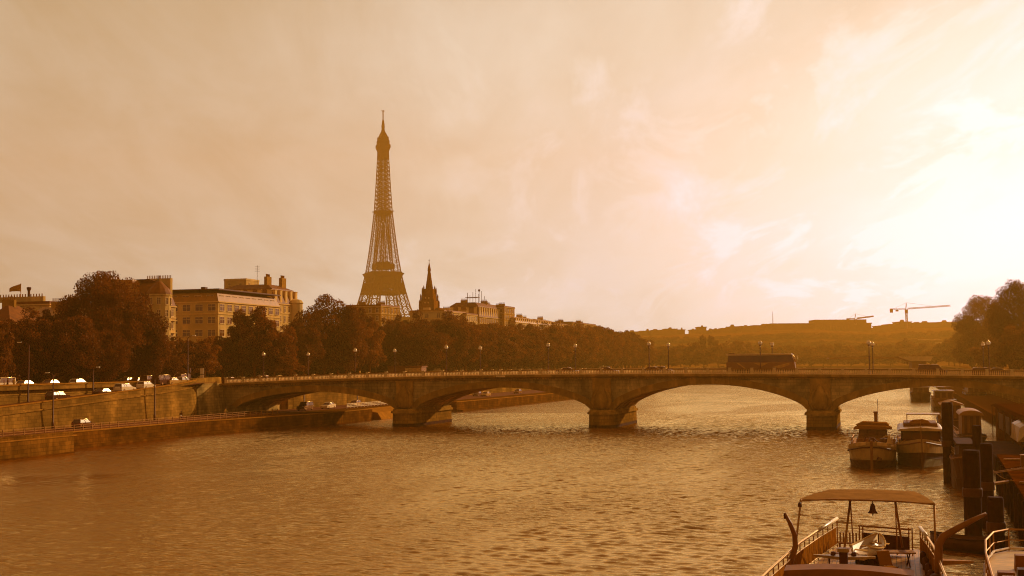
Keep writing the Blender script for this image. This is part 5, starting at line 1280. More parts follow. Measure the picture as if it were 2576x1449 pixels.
# second of the pair
u2, v2 = on(2320, 1180, 0)
b2, st = barge('sharp bowed barge with a pale upper band, right one of the moored pair', u2 + .05, v2 + .4, 24, 5.4, 3.0, 2.2, BLACKP, sharp=.62, rake=1.2, name='moored_barge')
for sx in (-1, 1):
    m = MB(); m.loft([[(sx * (wt + .04), y - .04, z + .3), (sx * (wt * .86 + ww * .14 + .05), y - .03, z * .60), (sx * (wt * .86 + ww * .14 - .05), y, z * .60), (sx * (wt - .06), y, z + .3)] for y, wt, ww, z in st[:12]]); m.build('bow_band', CREAMP, b2)
box_part(b2, 'cabin', DARK, -2.2, 2.2, 5.5, 19, 2.0, 3.9, .12)
for k in range(4): box_part(b2, 'window', GLASSW, -1.95 + k * 1.0, -1.05 + k * 1.0, 5.5, 5.66, 2.8, 3.7)
for k in range(6):
    for sx in (-1, 1): box_part(b2, 'window', GLASSW, sx * 2.17 - .03, sx * 2.17 + .03, 6.6 + k * 2, 8.0 + k * 2, 2.9, 3.6)
MB().loft([[(-2.6, y, 3.92), (-2.3, y, 4.15), (0, y, 4.35), (2.3, y, 4.15), (2.6, y, 3.92)] for y in (4.6, 19.4)]).build('cabin_roof', CREAMP, b2)
MB().loft([[(-1.9, y, 4.2), (-1.8, y, 4.62), (1.9, y, 4.62), (2.0, y, 4.2)] for y in (9, 17)]).build('upper_coaming', BROWNP, b2)
dn = MB(); dn.loft([[(x, 8 + w_ * c, 4.66 + h_ * s) for c, s in ((-1, 0), (-.6, .8), (.6, .8), (1, 0))] for x, w_, h_ in ((-1.2, .3, .2), (-.8, .6, .5), (.3, .65, .6), (.9, .4, .4), (1.1, .1, .1))]); dn.build('covered_dinghy', CANVAS, b2)
MB().box(-1.5, 2.3, 10, 14, 5.55, 5.65).build('sun_roof', CREAMP, b2); 
for x in (-1.45, 2.25):
    for y in (10.1, 13.9): MB().bar((x, y, 4.5), (x, y, 5.6), .04, 6).build('roof_post', STEEL, b2)
rail(b2, [(-2.5, 3, 2.6), (-2.6, 8, 2.25), (-2.6, 20, 2.2)], .9, mt=CHROME); MB().bar((0, 4.4, 2.8), (0, 4.4, 5.0), .05, 6).build('flagstaff', STEEL, b2)

def simple_boat(label, pxl, pxr, ywl, ztop, zdeck, L, hullm, roofm, roofk='flat', sharp=.5, name='moored_barge', cab=(4, 12)):
    ua, va = on(pxl, ywl, 0); ub_, _ = on(pxr, ywl, 0); B = abs(ub_ - ua) * .98
    r, st = barge(label, (ua + ub_) / 2, va, L, B, zdeck + .5, zdeck, hullm, sharp=sharp, name=name)
    h = B / 2 - .5
    box_part(r, 'cabin', hullm if hullm != BLACKP else DARK if roofm == WOODK else BROWNP, -h, h, cab[0], cab[1], zdeck - .1, ztop - .5, .08)
    for k in range(3): box_part(r, 'window', GLASSW, -h + .35 + k * (2 * h - .3) / 3, -h + (k + .85) * (2 * h - .3) / 3 + .1, cab[0] - .0, cab[0] + .12, zdeck + .45, ztop - .75)
    if roofk == 'pitch': o = [(-h - .4, ztop - .5), (0, ztop + .1), (h + .4, ztop - .5), (h + .4, ztop - .62), (-h - .4, ztop - .62)]
    elif roofk == 'dome': o = [(-h - .25, ztop - .62)] + [(-(h + .25) * math.cos(t), ztop - .6 + .62 * math.sin(t)) for t in np.linspace(.15, math.pi - .15, 9)] + [(h + .25, ztop - .62)]
    else: o = [(-h - .25, ztop - .5), (-h - .15, ztop - .3), (h + .15, ztop - .3), (h + .25, ztop - .5)]
    MB().prism_y(o, cab[0] - .5, cab[1] + .5).build('cabin_roof', roofm, r)
    rail(r, [(-B / 2 + .15, 2.5, zdeck + .2), (-B / 2 + .1, L * .8, zdeck)], .9)
    return r, B
simple_boat('dark hulled barge farthest away, seen under the right arch', 2291, 2344, 1011, 4.6, 2.2, 26, BLACKP, CREAMP, cab=(3, 18))
r_, B_ = simple_boat('barge with raised bow and railings just beyond the bridge under the right arch', 2347, 2408, 1034, 5.0, 2.4, 24, BROWNP, CREAMP, sharp=.6, cab=(5, 16))
MB().box(-B_ / 2 + .4, B_ / 2 - .4, 3, 14, 5.6, 5.72).build('sun_roof', CREAMP, r_)
r_, B_ = simple_boat('narrow boat with a low pitched roof behind the first dark pile', 2366, 2431, 1100, 5.55, 2.2, 22, BLACKP, ZINC, 'pitch', cab=(2, 12))
r_, B_ = simple_boat('boat with a pale domed roof behind the second dark pile', 2412, 2486, 1150, 5.7, 2.2, 20, BLACKP, ZINC, 'dome', cab=(2.5, 11), name='moored_cruiser')

simple_boat('dark barge in the shade of the right arch, beyond the pitched roof boat', 2432, 2486, 1012, 4.8, 2.2, 30, BLACKP, BROWNP, cab=(3, 22))
simple_boat('dark barge at the far right end of the shaded right arch', 2496, 2560, 1006, 5.2, 2.4, 30, BLACKP, BROWNP, cab=(3, 22))
simple_boat('dark flat work barge lying between the piles behind the thick middle one', 2400, 2470, 1236, 4.6, 2.7, 12, BLACKP, WOODK, cab=(1.5, 10))
# piles, pontoon, pavilion
def pile(px, yb, yt, wpx, label):
    u, v = on(px, yb, 0); p = W(u, v); z = at(px, yt, p.y).z; rr = wpx * p.y / F / 2
    r = rthing('mooring_pile', label, 'mooring pile', u, v, 0, 'mooring piles')
    MB().lathe([(rr, -.8), (rr, z - .15), (rr * .9, z)], n=14).build('shaft', WOODK, r)
    MB().lathe([(rr * 1.12, z * .45), (rr * 1.16, z * .45 + .1), (rr * 1.16, z * .45 + .5), (rr * 1.1, z * .45 + .6)], n=14).build('collar', DARK, r)
    return r, z, rr
r_, z_, rr_ = pile(2388, 1215, 1012, 27, 'tall dark pile standing right beside the sharp bowed barge')
r_, z_, rr_ = pile(2449, 1345, 1132, 42, 'thick dark pile in the middle of the group, wooden walkway leaning on it')
pile(2487, 1330, 1115, 30, 'slim dark pile right behind the thick middle one')
pile(2508, 1410, 1250, 40, 'short stout dark pile nearest to the camera')
pile(2462, 1240, 1070, 22, 'slim dark pile by the boat with the domed roof')
po = rthing('landing_pontoon', 'long dark floating pontoon at the right edge behind the piles', 'pontoon', 12.5, 70, 0)
PT = 3.05
MB().hexa([(-5.2, 0, .6), (6.4, 0, .6), (6.4, 54, .6), (-3.6, 54, .6)], [(-5.2, 0, PT), (6.4, 0, PT), (6.4, 54, PT), (-3.6, 54, PT)]).build('frame', WOODK, po)
MB().hexa([(-3.0, 54.01, .4), (6.4, 54.01, .4), (6.4, 96, .4), (-2.4, 96, .4)], [(-3.0, 54.01, 1.9), (6.4, 54.01, 1.9), (6.4, 96, 1.9), (-2.4, 96, 1.9)]).build('rear_frame', WOODK, po)
MB().hexa([(-5.35, -.1, PT + .004), (6.4, -.1, PT + .004), (6.4, 54, PT + .004), (-3.75, 54, PT + .004)], [(-5.35, -.1, PT + .16), (6.4, -.1, PT + .16), (6.4, 54, PT + .16), (-3.75, 54, PT + .16)]).build('deck', mat('pontoon_deck', .03, .9, var=.6, scale=.6), po)
for k in range(12):
    y = 1 + k * 4.7; x = -5.25 + 1.6 * y / 54
    MB().box(x - .28, x + .1, y - .25, y + .25, -.8, PT - .02).build('support_post', WOODK, po)
for k in range(5): MB().box(-5.0 + 1.6 * (k * 11 + 3) / 54 - .05, -2, k * 11 + 3, k * 11 + 3.3, PT + .17, PT + .3).build('batten', WOODD, po)
pvn = rthing('quayside_pavilion', 'dark low pavilion with an awning standing on the pontoon at the right edge', 'pavilion', 16.5, 128, 1.2)
MB().box(-2.8, 5.6, 0, 66, -1.2, 4.2).build('wall', mat('dark_boards', .045, .9, var=.4, scale=.8), pvn); MB().hexa([(-3.4, -1, 4.2), (6.0, -1, 4.2), (6.0, 67, 4.2), (-3.4, 67, 4.2)], [(-2.9, .5, 4.5), (5.6, .5, 4.5), (5.6, 65, 4.5), (-2.9, 65, 4.5)]).build('roof', mat('dark_felt', .02, .95), pvn)
for k in range(6): MB().box(-2.86, -2.8, 1 + k * 10.2, 8.8 + k * 10.2, 1.2, 3.4).build('window', DARK, pvn)
for k in range(7): MB().bar((-3.3, -.8 + k * 11, -1.2), (-3.3, -.8 + k * 11, 4.2), .06, 6).build('awning_post', DARK, pvn)
gw = rthing('gangway', 'thin inclined gangway leading from the thick pile up to the quay', 'gangway', 8, 100, 0)
MB().hexa([(-1.5, -.6, 2.6), (11, 6, 4.1), (11, 7, 4.1), (-1.5, .4, 2.6)], [(-1.5, -.6, 2.75), (11, 6, 4.25), (11, 7, 4.25), (-1.5, .4, 2.75)]).build('walkway', WOODD, gw)
for dy in (-.6, .35): MB().tube([(-1.5, dy, 3.5), (4, dy + 2.9, 4.2), (11, dy + 6.6, 5.0)], .035, 6).build('handrail', STEEL, gw)
# canvas covered launch on the pontoon side, bright upper edge
lu, lv = on(2560, 1112, PT)
ln = rthing('covered_launch', 'launch under a pale arched cover lying beyond the pontoon at the right edge', 'boat', lu + 1.6, lv, PT)
MB().loft([[(-1.6, y, 0), (-1.5 * k, y, .6 + 1.1 * k), (0, y, 1.0 + 1.5 * k), (1.5 * k, y, .6 + 1.1 * k), (1.6, y, 0)] for y, k in ((0, .35), (1.5, .8), (4, 1), (8, 1), (9, .8))]).build('cover', CREAMP, ln)
# crates and odds and ends on the pontoon
for i, (x, y, w_, h_) in enumerate(((9.6, 96, .9, .8), (10.6, 92, 1.2, 1.1), (9.8, 84, .8, .6), (12.0, 98, 1.4, 1.2), (10.0, 110, .8, 1.0), (11.8, 88, 1.0, .7))):
    r = rthing('deck_box', ['small dark box near the edge of the pontoon', 'large dark chest in the middle of the pontoon', 'low dark box on the near part of the pontoon', 'big dark locker on the pontoon towards the quay', 'upright dark box at the far edge of the pontoon', 'flat dark chest on the near right of the pontoon'][i], 'box', x, y, PT + .16, 'boxes on the pontoon')
    MB().box(-w_ / 2, w_ / 2, -.45, .45, 0, h_ - .08).build('box', BROWNP, r, bevel=.03); MB().box(-w_ / 2 - .04, w_ / 2 + .04, -.5, .5, h_ - .08, h_).build('lid', DARK if i % 2 else ZINC, r, bevel=.02)

# ---------------------------------------------------------------- the foreground boat
fb = rthing('river_barge', 'large barge in the foreground with a scalloped canvas canopy, curved railings and planked deck', 'boat', -1.0, 50, 0, 'boats moored along the right bank')
DZ = 3.0
EL = [(-3.9, 38), (-3.9, 44), (-3.72, 46.7), (-3.45, 50), (-3.1, 54), (-2.6, 58), (-1.95, 62.4)]; ER = [(2.55, 38), (2.55, 44), (2.5, 47), (2.4, 50), (2.3, 54), (2.1, 57), (1.85, 60)]
pl = lambda x, v, z: (x, v - 50, z)
m = MB(); m.loft([[pl(l[0], l[1] if l[1] < 62 else 62.4, DZ - .05), pl(l[0] * .95, l[1], .4), pl(l[0] * .8, l[1], -.55), pl(r_[0] * .8, l[1], -.55), pl(r_[0] * .95, l[1], .4), pl(r_[0], l[1], DZ - .05)] for l, r_ in zip(EL, ER)])
m.v[-6:] = [(x * .9, y, z) for x, y, z in m.v[-6:]]; m.build('hull', BROWNP, fb)
m = MB(); m.loft([[pl(l[0] + .03, l[1] - .05, DZ - .04), pl(r_[0] - .03, l[1] - .05, DZ - .04), pl(r_[0] - .03, l[1] - .05, DZ + .02), pl(l[0] + .03, l[1] - .05, DZ + .02)] for l, r_ in zip(EL, ER)]); 
PLANK = mat('planked_deck', .30, .45, .4, var=.3, scale=2.0)
pt = NT(PLANK.node_tree); wv = pt.add('ShaderNodeTexWave', bands_direction='X'); wv.inputs['Scale'].default_value = 1.6; wv.inputs['Distortion'].default_value = .25
tcx = pt.add('ShaderNodeTexCoord'); pt.link(tcx.outputs['Object'], wv.inputs['Vector']); rmp = pt.ramp(wv.outputs[0], [(0, 0.25), (.12, 1)]); bs = pt.n['Principled BSDF']
src = bs.inputs['Base Color'].links[0].from_socket; mxx = pt.add('ShaderNodeMix', data_type='RGBA', blend_type='MULTIPLY'); mxx.inputs[0].default_value = 1; pt.link(src, mxx.inputs[6]); pt.link(rmp, mxx.inputs[7]); pt.link(mxx.outputs[2], bs.inputs['Base Color'])
m.build('deck', PLANK, fb)
def fence(E, seg, name):
    P_ = [pl(x, v, DZ) for x, v in E]
    top = MB(); top.tube([(x, y, z + 1.24 + .02 * i) for i, (x, y, z) in enumerate(P_)], .055, 7); tr_ = top.build(name, CHROME, fb, True)
    lo = MB(); lo.tube([(x, y, z + .98) for x, y, z in P_], .03, 6); lo.tube([(x, y, z + .14) for x, y, z in P_], .04, 6); lo.build('lower_rail', CHROME, fb, True)
    for a, b in zip(P_[:-1], P_[1:]):
        n_ = max(1, round((Vector(b) - Vector(a)).length / 1.05))
        for i in range(n_):
            p = Vector(a).lerp(Vector(b), i / n_); MB().bar(p, p + Vector((0, 0, 1.24)), .028, 6).build('stanchion', STEEL, fb)
    p = Vector(P_[-1]); MB().bar(p, p + Vector((0, 0, 1.36)), .035, 6).build('stanchion', STEEL, fb)
    MB().tube([(P_[-1][0], P_[-1][1], P_[-1][2] + 1.36), ((P_[-1][0] + P_[-2][0]) / 2, (P_[-1][1] + P_[-2][1]) / 2, P_[-1][2] + 1.34), (P_[-2][0], P_[-2][1], P_[-2][2] + 1.33)], .085, 8).build('bright_rail_end', WHITEP, fb, True)  # white tube added for the glint along the handrail end
    cl = MB(); rr = []
    for k in range(len(P_) - 1):
        for i in range(14):
            p = Vector(P_[k]).lerp(Vector(P_[k + 1]), i / 14); w_ = .035 * math.sin((k * 14 + i) * 2.2)
            rr.append([(p.x + w_, p.y, p.z + .16), (p.x - w_ * .5, p.y, p.z + .6), (p.x, p.y, p.z + .97), (p.x + .012, p.y, p.z + .97), (p.x - w_ * .5 + .012, p.y, p.z + .6), (p.x + w_ + .012, p.y, p.z + .16)])
    cl.loft(rr); cl.build('canvas_screen', CANVAS, fb)
fence(EL, 0, 'handrail'); fence(ER, 0, 'handrail')
# stern rail with dark screen
MB().tube([pl(-.9, 60.6, DZ + 1.28), pl(1.45, 60.2, DZ + 1.22)], .045, 7).build('stern_rail', STEEL, fb); MB().tube([pl(-.8, 60.6, DZ + 1.1), pl(1.4, 60.2, DZ + 1.04)], .025, 6).build('stern_rail', STEEL, fb)
MB().hexa([pl(-.75, 60.5, DZ + .1), pl(1.35, 60.1, DZ + .1), pl(1.35, 60.14, DZ + .1), pl(-.75, 60.54, DZ + .1)], [pl(-.75, 60.5, DZ + .98), pl(1.35, 60.1, DZ + .9), pl(1.35, 60.14, DZ + .9), pl(-.75, 60.54, DZ + .98)]).build('screen_panel', DARK, fb)
for x in (-.85, -.7, 1.35, 1.5): MB().bar(pl(x, 60.4 - x * .15, DZ), pl(x, 60.4 - x * .15, DZ + 1.3), .035, 6).build('stanchion', STEEL, fb)
# canopy
def cpt(px, py, Y):
    p = at(px, py, Y); u, v = uv_of(p); return Vector((u + 1.0, v - 50, p.z))
n0, n1 = cpt(2012, 1256, 53.0), cpt(2353, 1266, 53.0); f0_, f1_ = cpt(2086, 1233, 57.0), cpt(2304, 1238, 57.0)
ca = MB(); NR = 12; rows2 = []
for j in range(NR + 1):
    t = j / NR; a = n0.lerp(f0_, t); b = n1.lerp(f1_, t); sc_e = .10 * (j % 2); r2 = []
    for i in range(17):
        s = i / 16; p = a.lerp(b, s); ed = (sc_e if i in (0, 16) else 0) * (1 if i == 0 else -1)
        r2.append((p.x + ed, p.y, p.z + .05 * math.sin(math.pi * s) + .05 * math.sin(math.pi * t) + .05 * (j % 2)))
    rows2.append(r2)
ca.loft(rows2, closed=False, cap=False); cn = ca.build('canopy', mat('canopy_canvas', .24, .9, .1, var=.2, scale=1.5, col=(.36, .165, .045)), fb); sm_ = cn.modifiers.new('thick', 'SOLIDIFY'); sm_.thickness = .05
for a, b in ((n0, n1),): MB().tube([a + Vector((0, 0, -.06)), a.lerp(b, .25) + Vector((0, 0, .04)), a.lerp(b, .5) + Vector((0, 0, .05)), a.lerp(b, .75) + Vector((0, 0, .04)), b + Vector((0, 0, -.06))], .035, 6).build('canopy_frame', STEEL, fb)
def post(p, q, rr=.045, nm='canopy_post'): return MB().tube([p, (Vector(p) + Vector(q)) / 2, q], rr, 7).build(nm, STEEL, fb, True)
post(n0 + Vector((.05, 0, 0)), (-3.45, n0.y - .2, DZ)); post(n1 - Vector((.05, 0, 0)), (2.4, n1.y, DZ))
a_ = cpt(2139, 1258, 54.5); post(a_, cpt(2118, 1345, 54.0) - Vector((0, 0, 1.2)), .05); post(a_, cpt(2146, 1330, 57.5) - Vector((0, 0, 1)), .03)
a_ = cpt(2252, 1262, 54.5); post(a_, cpt(2270, 1376, 55.6), .05); post(a_, cpt(2256, 1340, 57.5) - Vector((0, 0, 1)), .03)
post(f0_, (f0_.x, f0_.y, DZ + 1.2), .02) if False else None
# bell and little lamp under the canopy
bl = cpt(2195, 1266, 53.2)
be = thing('ship_bell', 'dark bell hanging under the canopy of the foreground barge', 'bell', W(bl.x - 1.0, bl.y + 50, bl.z - .42), -TH)
MB().lathe([(.02, .42), (.07, .38), (.10, .3), (.13, .12), (.2, .02), (.22, 0), (.17, .0)], n=16).build('bell', DARK, be, True); MB().bar((0, 0, .42), (0, 0, .58), .02, 6).build('hanger', DARK, be); MB().lathe([(.015, .1), (.02, -.04), (.035, -.08), (.01, -.11)], n=8).build('clapper', DARK, be)
lp = cpt(2012, 1268, 52.8); lm = thing('hanging_lantern', 'small dark lantern hanging at the left corner of the canopy', 'lantern', W(lp.x - 1.0, lp.y + 50, lp.z - .12), -TH)
MB().lathe([(.03, .2), (.07, .15), (.09, .02), (.07, 0)], n=8).build('lantern', DARK, lm); MB().bar((0, 0, .2), (0, 0, .3), .012, 5).build('hook', DARK, lm)
# davits
def davit(pts, rad, label, nm='davit'):
    r = thing(nm, label, 'davit', W(pts[0].x - 1, pts[0].y + 50, DZ), -TH, 'curved davits')
    o = Vector((pts[0].x, pts[0].y, DZ)); MB().tube([p - o for p in pts], rad, 10).build('arm', BROWNP, r, True)
    MB().lathe([(.22, -.1), (.22, .25), (.16, .35)], n=12).build('socket', DARK, r); MB().bar(pts[-1] - o + Vector((0, 0, -.22)), pts[-1] - o, .05, 6).build('tip_block', DARK, r); return r
davit([Vector((-3.6, 1.2, 2.9)), cpt(2001, 1375, 51), cpt(1999, 1345, 51), cpt(1988, 1318, 51), cpt(1974, 1291, 51)], [.13, .115, .105, .09, .05], 'short curved brown davit at the left rail of the foreground barge')
davit([cpt(2362, 1500, 48), cpt(2361, 1410, 48), cpt(2361, 1370, 48), cpt(2372, 1350, 48), cpt(2400, 1334, 48), cpt(2440, 1312, 48), cpt(2481, 1292, 48)], [.17, .16, .16, .15, .13, .11, .07], 'long bent davit reaching to the right between the two near vessels')
bx = cpt(2358, 1420, 47.6)
MB_ = rthing('winch', 'dark winch drum with ropes at the foot of the long davit', 'winch', bx.x - 1, bx.y + 50, DZ - .1)
MB().lathe([(.3, 0), (.3, .5), (.38, .55), (.38, .8), (.2, .95)], n=12).build('drum', DARK, MB_); MB().tube([(.1, 0, .6), (.5, .3, -.6), (.9, .2, -1.6)], .035, 6).build('rope', WOODD, MB_)
wg = rthing('fender_board', 'pointed brown board sticking out over the water beside the long davit', 'board', cpt(2400, 1416, 49).x - 1, cpt(2400, 1416, 49).y + 50, cpt(2400, 1416, 49).z)
MB().hexa([(-.75, -.35, -.1), (.75, .12, .0), (.75, .16, .0), (-.75, .35, -.1)], [(-.75, -.35, .12), (.75, .12, .08), (.75, .16, .08), (-.75, .35, .12)]).build('board', WOODD, wg)
# near cabin roof with curved eaves, binnacle, table, tender on deck
cab = MB(); rr = []
for i in range(13):
    t = i / 12; x = -3.2 + 4.62 * t; z = 4.22 + .13 * math.sin(math.pi * t)
    rr.append([(x, -2.62, z - .26), (x, -2.62, z), (x, -1.6, z + .04), (x, -1.55, z - .06), (x, -1.75, z - .22)])
cab.loft(rr); cab.build('cabin_roof', BROWNP, fb)
box_part(fb, 'cabin', CREAMP, -3.0, 1.22, -9, -2.5, DZ, 4.02)
for k in range(4): box_part(fb, 'window', GLASSW, -2.8 + k * 1.02, -1.98 + k * 1.02, -2.52, -2.44, 3.3, 3.85)
box_part(fb, 'side_deck_house', BROWNP, 1.32, 2.1, -8, -1.0, DZ, 3.5)
bp_ = cpt(2122, 1400, 52)
bn = rthing('binnacle', 'dark square binnacle post with a pale cap behind the cabin roof', 'binnacle', bp_.x - 1, bp_.y + 50, DZ)
MB().box(-.17, .17, -.17, .17, 0, 1.05).build('post', DARK, bn, bevel=.02); MB().box(-.24, .24, -.22, .22, 1.05, 1.2).build('cap', CREAMP, bn, bevel=.02); MB().lathe([(.4, 0), (.3, .25), (.18, .5)], n=12).build('foot', BROWNP, bn)
for sx in (-1, 1): MB().lathe([(.03, -.1), (.10, -.08), (.12, 0), (.06, .08)], (sx * .42, -.1, .98), 10).build('lamp', DARK, bn)
MB().bar((-.5, -.1, .98), (.5, -.1, .98), .02, 6).build('lamp_bar', STEEL, bn)
def tender(label, c, L, B, rot, hm, inner, name='tender', h=.5, parentgroup=None, keel=0.0):
    r = thing(name, label, 'rowing boat', W(c[0], c[1], c[2]), -TH + rot, parentgroup)
    m = MB(); rgs = []; n = 13
    for i in range(n):
        t = i / (n - 1); y = -L / 2 + L * t; w_ = B / 2 * (math.sin(math.pi * (.06 + .94 * t) ** .75 if t < 1 else math.pi) ** .55 if t < 1 else .03); w_ = max(w_, .04); z = h + .22 * abs(2 * t - 1) ** 2.2
        rgs.append([(-w_, y, z), (-w_ * .86, y, z * .45), (-w_ * .35, y, .0), (w_ * .35, y, .0), (w_ * .86, y, z * .45), (w_, y, z), (w_ * .88, y, z - .02), (w_ * .7, y, z * .4), (w_ * .2, y, .10), (-w_ * .2, y, .10), (-w_ * .7, y, z * .4), (-w_ * .88, y, z - .02)])
    m.loft(rgs); m.build('hull', hm, r, True)
    for sx in (-1, 1): MB().tube([(sx * abs(g[0][0]), g[0][1], g[0][2]) for g in rgs], .045, 6).build('gunwale', inner, r)
    for t in (-.2, .12, .38): MB().box(-B * .42, B * .42, L * t - .12, L * t + .12, h * .62, h * .68).build('thwart', inner, r)
    return r
c = cpt(2188, 1372, 55.0)
tn_ = tender('pale oval tender resting on chocks on the deck of the foreground barge', (c.x - 1, c.y + 50, DZ + .5), 2.9, 1.35, R(-14), WHITEP, TRIM, h=.4, parentgroup='rowing boats'); tn_.rotation_euler = (Matrix.Rotation(-TH, 3, 'Z') @ Matrix.Rotation(R(4), 3, 'X') @ Matrix.Rotation(R(-14), 3, 'Z')).to_euler()
for dy in (-.8, .8):
    MB().box(c.x - .6, c.x + .6, c.y + dy - .08, c.y + dy + .08, DZ + .02, DZ + .56).build('chock', WOODK, fb)
c2 = cpt(2122, 1380, 53.0)
bd = rthing('folding_table', 'long tapering pale table top behind the binnacle', 'table', c2.x - 1, c2.y + 50, DZ)
MB().hexa([(-1.25, -.05, .66), (0, -.42, .60), (1.3, -.05, .66), (1.3, .1, .66), (0, .34, .66), (-1.25, .1, .66)], [(-1.25, -.05, .74), (0, -.42, .74), (1.3, -.05, .74), (1.3, .1, .74), (0, .34, .74), (-1.25, .1, .74)]).build('tabletop', CREAMP, bd)
for x in (-.6, .6): MB().bar((x, -.1, 0), (x, .1, .66), .04, 6).build('leg', DARK, bd); 
hmp = cpt(2165, 1400, 51.5)
ht = rthing('domed_hatch', 'shiny rounded hatch cover between the cabin roof and the tender', 'hatch', hmp.x - 1, hmp.y + 50, DZ)
MB().loft([[(x, -.6 * k, 0), (x, -.5 * k, .32 * k), (x, 0, .5 * k), (x, .5 * k, .32 * k), (x, .6 * k, 0)] for x, k in ((-.6, .5), (-.35, .9), (0, 1), (.35, .9), (.6, .5))]).build('cover', CHROME, ht, True)
cx_ = cpt(2235, 1405, 52)
chr_ = rthing('deck_chair', 'brown folding deck chair on the right half of the deck', 'chair', cx_.x - 1, cx_.y + 50, DZ, rot=.5)
MB().box(-.28, .28, -.3, .25, .38, .43).build('seat', CANVAS, chr_); MB().hexa([(-.28, .2, .45), (.28, .2, .45), (.28, .25, .45), (-.28, .25, .45)], [(-.28, .45, 1.0), (.28, .45, 1.0), (.28, .5, 1.0), (-.28, .5, 1.0)]).build('backrest', CANVAS, chr_)
for sx in (-.28, .28): MB().bar((sx, -.35, 0), (sx, .3, .5), .025, 6).bar((sx, .35, 0), (sx, -.3, .45), .025, 6).build('leg', DARK, chr_)
tb_ = cpt(2255, 1385, 54.5)
t2 = rthing('trestle_table', 'low trestle table with crossed legs near the canopy post', 'table', tb_.x - 1, tb_.y + 50, DZ, rot=.2)
MB().box(-.75, .75, -.4, .4, .62, .68).build('tabletop', WOODD, t2)
for x in (-.5, .5): MB().bar((x, -.35, 0), (x, .35, .62), .03, 6).bar((x, .35, 0), (x, -.35, .62), .03, 6).build('leg', DARK, t2)
bnch = rthing('slatted_bench', 'short slatted bench at the far left of the deck under the canopy', 'bench', cpt(2140, 1352, 58.5).x - 1, cpt(2140, 1352, 58.5).y + 50, DZ)
MB().box(-.55, .55, -.2, .2, .42, .47).build('seat', WOODD, bnch); m = MB()
for k in range(8): m.box(-.52 + k * .145, -.44 + k * .145, .18, .22, .47, .92)
m.build('backrest', CREAMP, bnch)
for sx in (-.5, .5): MB().box(sx - .04, sx + .04, -.18, .18, 0, .42).build('leg', WOODD, bnch)
cr_ = rthing('canvas_bundle', 'dark heap of folded canvas on the left side of the deck', 'bundle', -3.2, 52.2, DZ)
MB().loft([[(-.9 * k, y, 0), (-.6 * k, y, .42 * k), (.1, y, .55 * k), (.7 * k, y, .3 * k), (.9 * k, y, 0)] for y, k in ((-1, .5), (-.5, .95), (.2, 1), (.8, .85), (1.2, .4))]).build('canvas', CANVAS, cr_, True)

# ---------------------------------------------------------------- vessel at the lower right corner
rv, st = None, None
rv = rthing('river_launch', 'vessel at the lower right corner with pale deck, rounded rails and white roof edge', 'boat', 6.1, 46, 0, 'boats moored along the right bank')
SH = [(-12, 2.9), (0, 2.9), (6, 2.85), (12, 2.7), (16, 2.45), (19, 1.9), (20.3, 1.1)]
m = MB(); m.loft([[(-w_, y, 2.5), (-w_ * .95, y, .3), (-w_ * .7, y, -.5), (w_ * .7, y, -.5), (w_ * .95, y, .3), (w_, y, 2.5)] for y, w_ in SH]); m.build('hull', BROWNP, rv)
m = MB(); m.loft([[(-w_ + .05, y, 2.51), (w_ - .05, y, 2.51), (w_ - .05, y, 2.56), (-w_ + .05, y, 2.56)] for y, w_ in SH]); m.build('deck', mat('pale_deck', .5, .5, .4, var=.15, scale=1.2, stain=(.8, .75)), rv)
PR = [(-w_ + .12, y, 2.56) for y, w_ in SH[1:]] + [(w_ - .12, y, 2.56) for y, w_ in SH[:2:-1]]
rail(rv, PR, 1.05, 1.3, mt=STEEL, name='stern_rail', rr=.035); 
MB().tube([(x, y, z + .12) for x, y, z in PR], .06, 6).build('toe_rail', WHITEP, rv)
box_part(rv, 'cabin', BROWNP, -.3, 2.2, -10, 13.2, 2.56, 3.9, .06)
MB().hexa([(-.65, -10, 3.9), (2.5, -10, 3.9), (2.5, 13.9, 3.9), (-.5, 13.9, 3.9)], [(-.6, -10, 4.05), (2.4, -10, 4.05), (2.4, 13.8, 4.05), (-.45, 13.8, 4.05)]).build('cabin_roof', WHITEP, rv)
for k in range(7): box_part(rv, 'window', GLASSW, -.36, -.27, -1.5 + k * 2.0, -.1 + k * 2.0, 2.95, 3.65)
box_part(rv, 'locker', WHITEP, .4, 1.6, 11.2, 12.4, 4.05, 4.4, .04); MB().bar((1.0, 11.8, 4.4), (1.0, 11.8, 5.1), .05, 6).build('pole', STEEL, rv)
for i, (x, y, h_) in enumerate(((-2.0, 9.0, .75), (-1.2, 9.6, .8), (-1.9, 6.5, .6), (-.9, 14.2, .7))):
    box_part(rv, ['seat_box', 'seat_box', 'locker', 'seat_box'][i], [BROWNP, DARK, CANVAS, BROWNP][i], x - .35, x + .35, y - .35, y + .35, 2.56, 2.56 + h_, .03, .02)
MB().box(-2.2, -.8, 7.2, 8.2, 3.2, 3.27).build('tabletop', CREAMP, rv); MB().bar((-1.5, 7.7, 2.56), (-1.5, 7.7, 3.2), .06, 8).build('table_leg', DARK, rv)
MB().tube([(-.6, 13.2, 2.6), (-.62, 13.2, 4.6), (-.3, 13.2, 5.2)], .09, 8).build('vent_pipe', WHITEP, rv)
uD, vD = on(2420, 1388, 0)
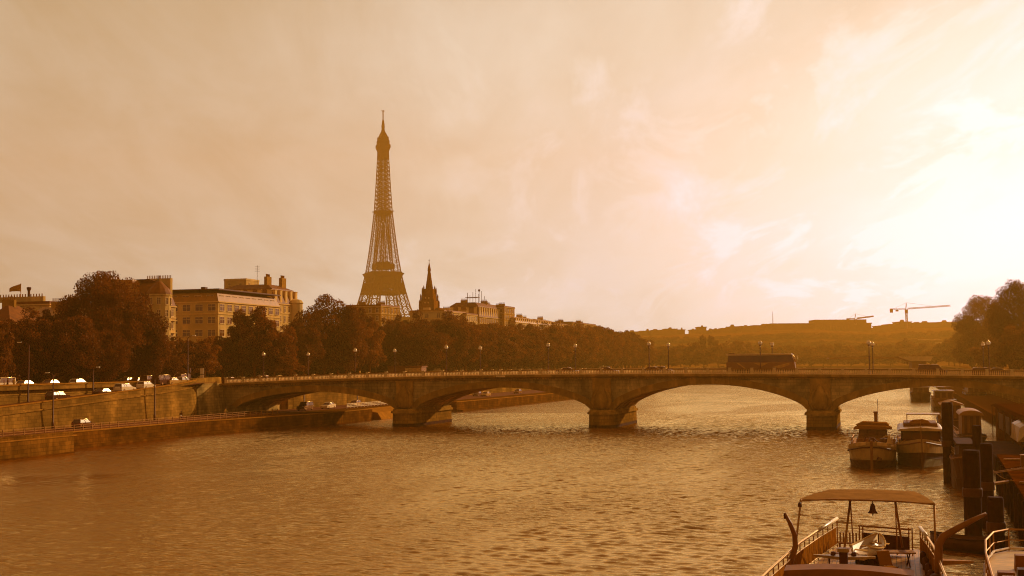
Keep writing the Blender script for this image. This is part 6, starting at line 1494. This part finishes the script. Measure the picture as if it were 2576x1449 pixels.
tender('small dark rowing boat floating crosswise behind the long davit', (uD + .4, vD + .3, -.12), 4.8, 1.9, R(68), BLACKP, WOODK, name='rowing_boat', h=.95, parentgroup='rowing boats')

for k in range(5):
    MB().lathe([(.02, -.3), (.13, -.22), (.15, 0), (.13, .22), (.03, .3)], (ER[3][0] - .22 - k * .07, 0 + 1.6 * k + .6, DZ + .42), 9).build('fender', DARK, fb, True)
def rope(label, a, b, sag, n=10):
    r = thing('mooring_rope', label, 'rope', W(a[0], a[1], a[2]), -TH, 'mooring ropes')
    o = Vector(a); pts = [Vector(a).lerp(Vector(b), i / n) - Vector((0, 0, sag * math.sin(math.pi * i / n))) - o for i in range(n + 1)]
    MB().tube(pts, .035, 6).build('rope', WOODD, r)
rope('sagging rope from the long davit foot to the vessel in the lower right corner', (1.75, 47.9, 3.3), (3.5, 52, 2.7), .35)
rope('rope from the round bowed barge to the sharp bowed barge beside it', (u1 + 1.6, v1 + 1.2, 2.8), (u2 - 1.7, v2 + 1.6, 3.1), .3)
rope('rope from the sharp bowed barge to the tall dark pile beside it', (u2 + 1.9, v2 + 1.6, 3.2), (on(2388, 1215, 0)[0], on(2388, 1215, 0)[1], 4.0), .4)
rope('rope from the slim dark pile down to the edge of the dark pontoon', (on(2487, 1330, 0)[0], on(2487, 1330, 0)[1], 4.6), (7.9, 96, 3.3), .3)

# ================================================================== the air
hb = MB(); hb.box(-1650, 1500, -420, 1960, -1.8, 345)
HM = bpy.data.materials.new('haze_air'); HM.use_nodes = True; hn = NT(HM.node_tree); hn.n.clear()
ho_ = hn.add('ShaderNodeOutputMaterial'); pvv = hn.add('ShaderNodeVolumePrincipled')
pvv.inputs['Color'].default_value = (1.0, .465, .065, 1); pvv.inputs['Density'].default_value = 0.00030; pvv.inputs['Anisotropy'].default_value = .42
hn.link(pvv.outputs[0], ho_.inputs['Volume'])
hz_ = hb.build('haze', HM); tag(hz_, kind='stuff')
sc.cycles.volume_bounces = 0
sc.render.film_transparent = False
sc.cycles.filter_width = 1.1
sc.cycles.caustics_reflective = False
sc.cycles.caustics_refractive = False
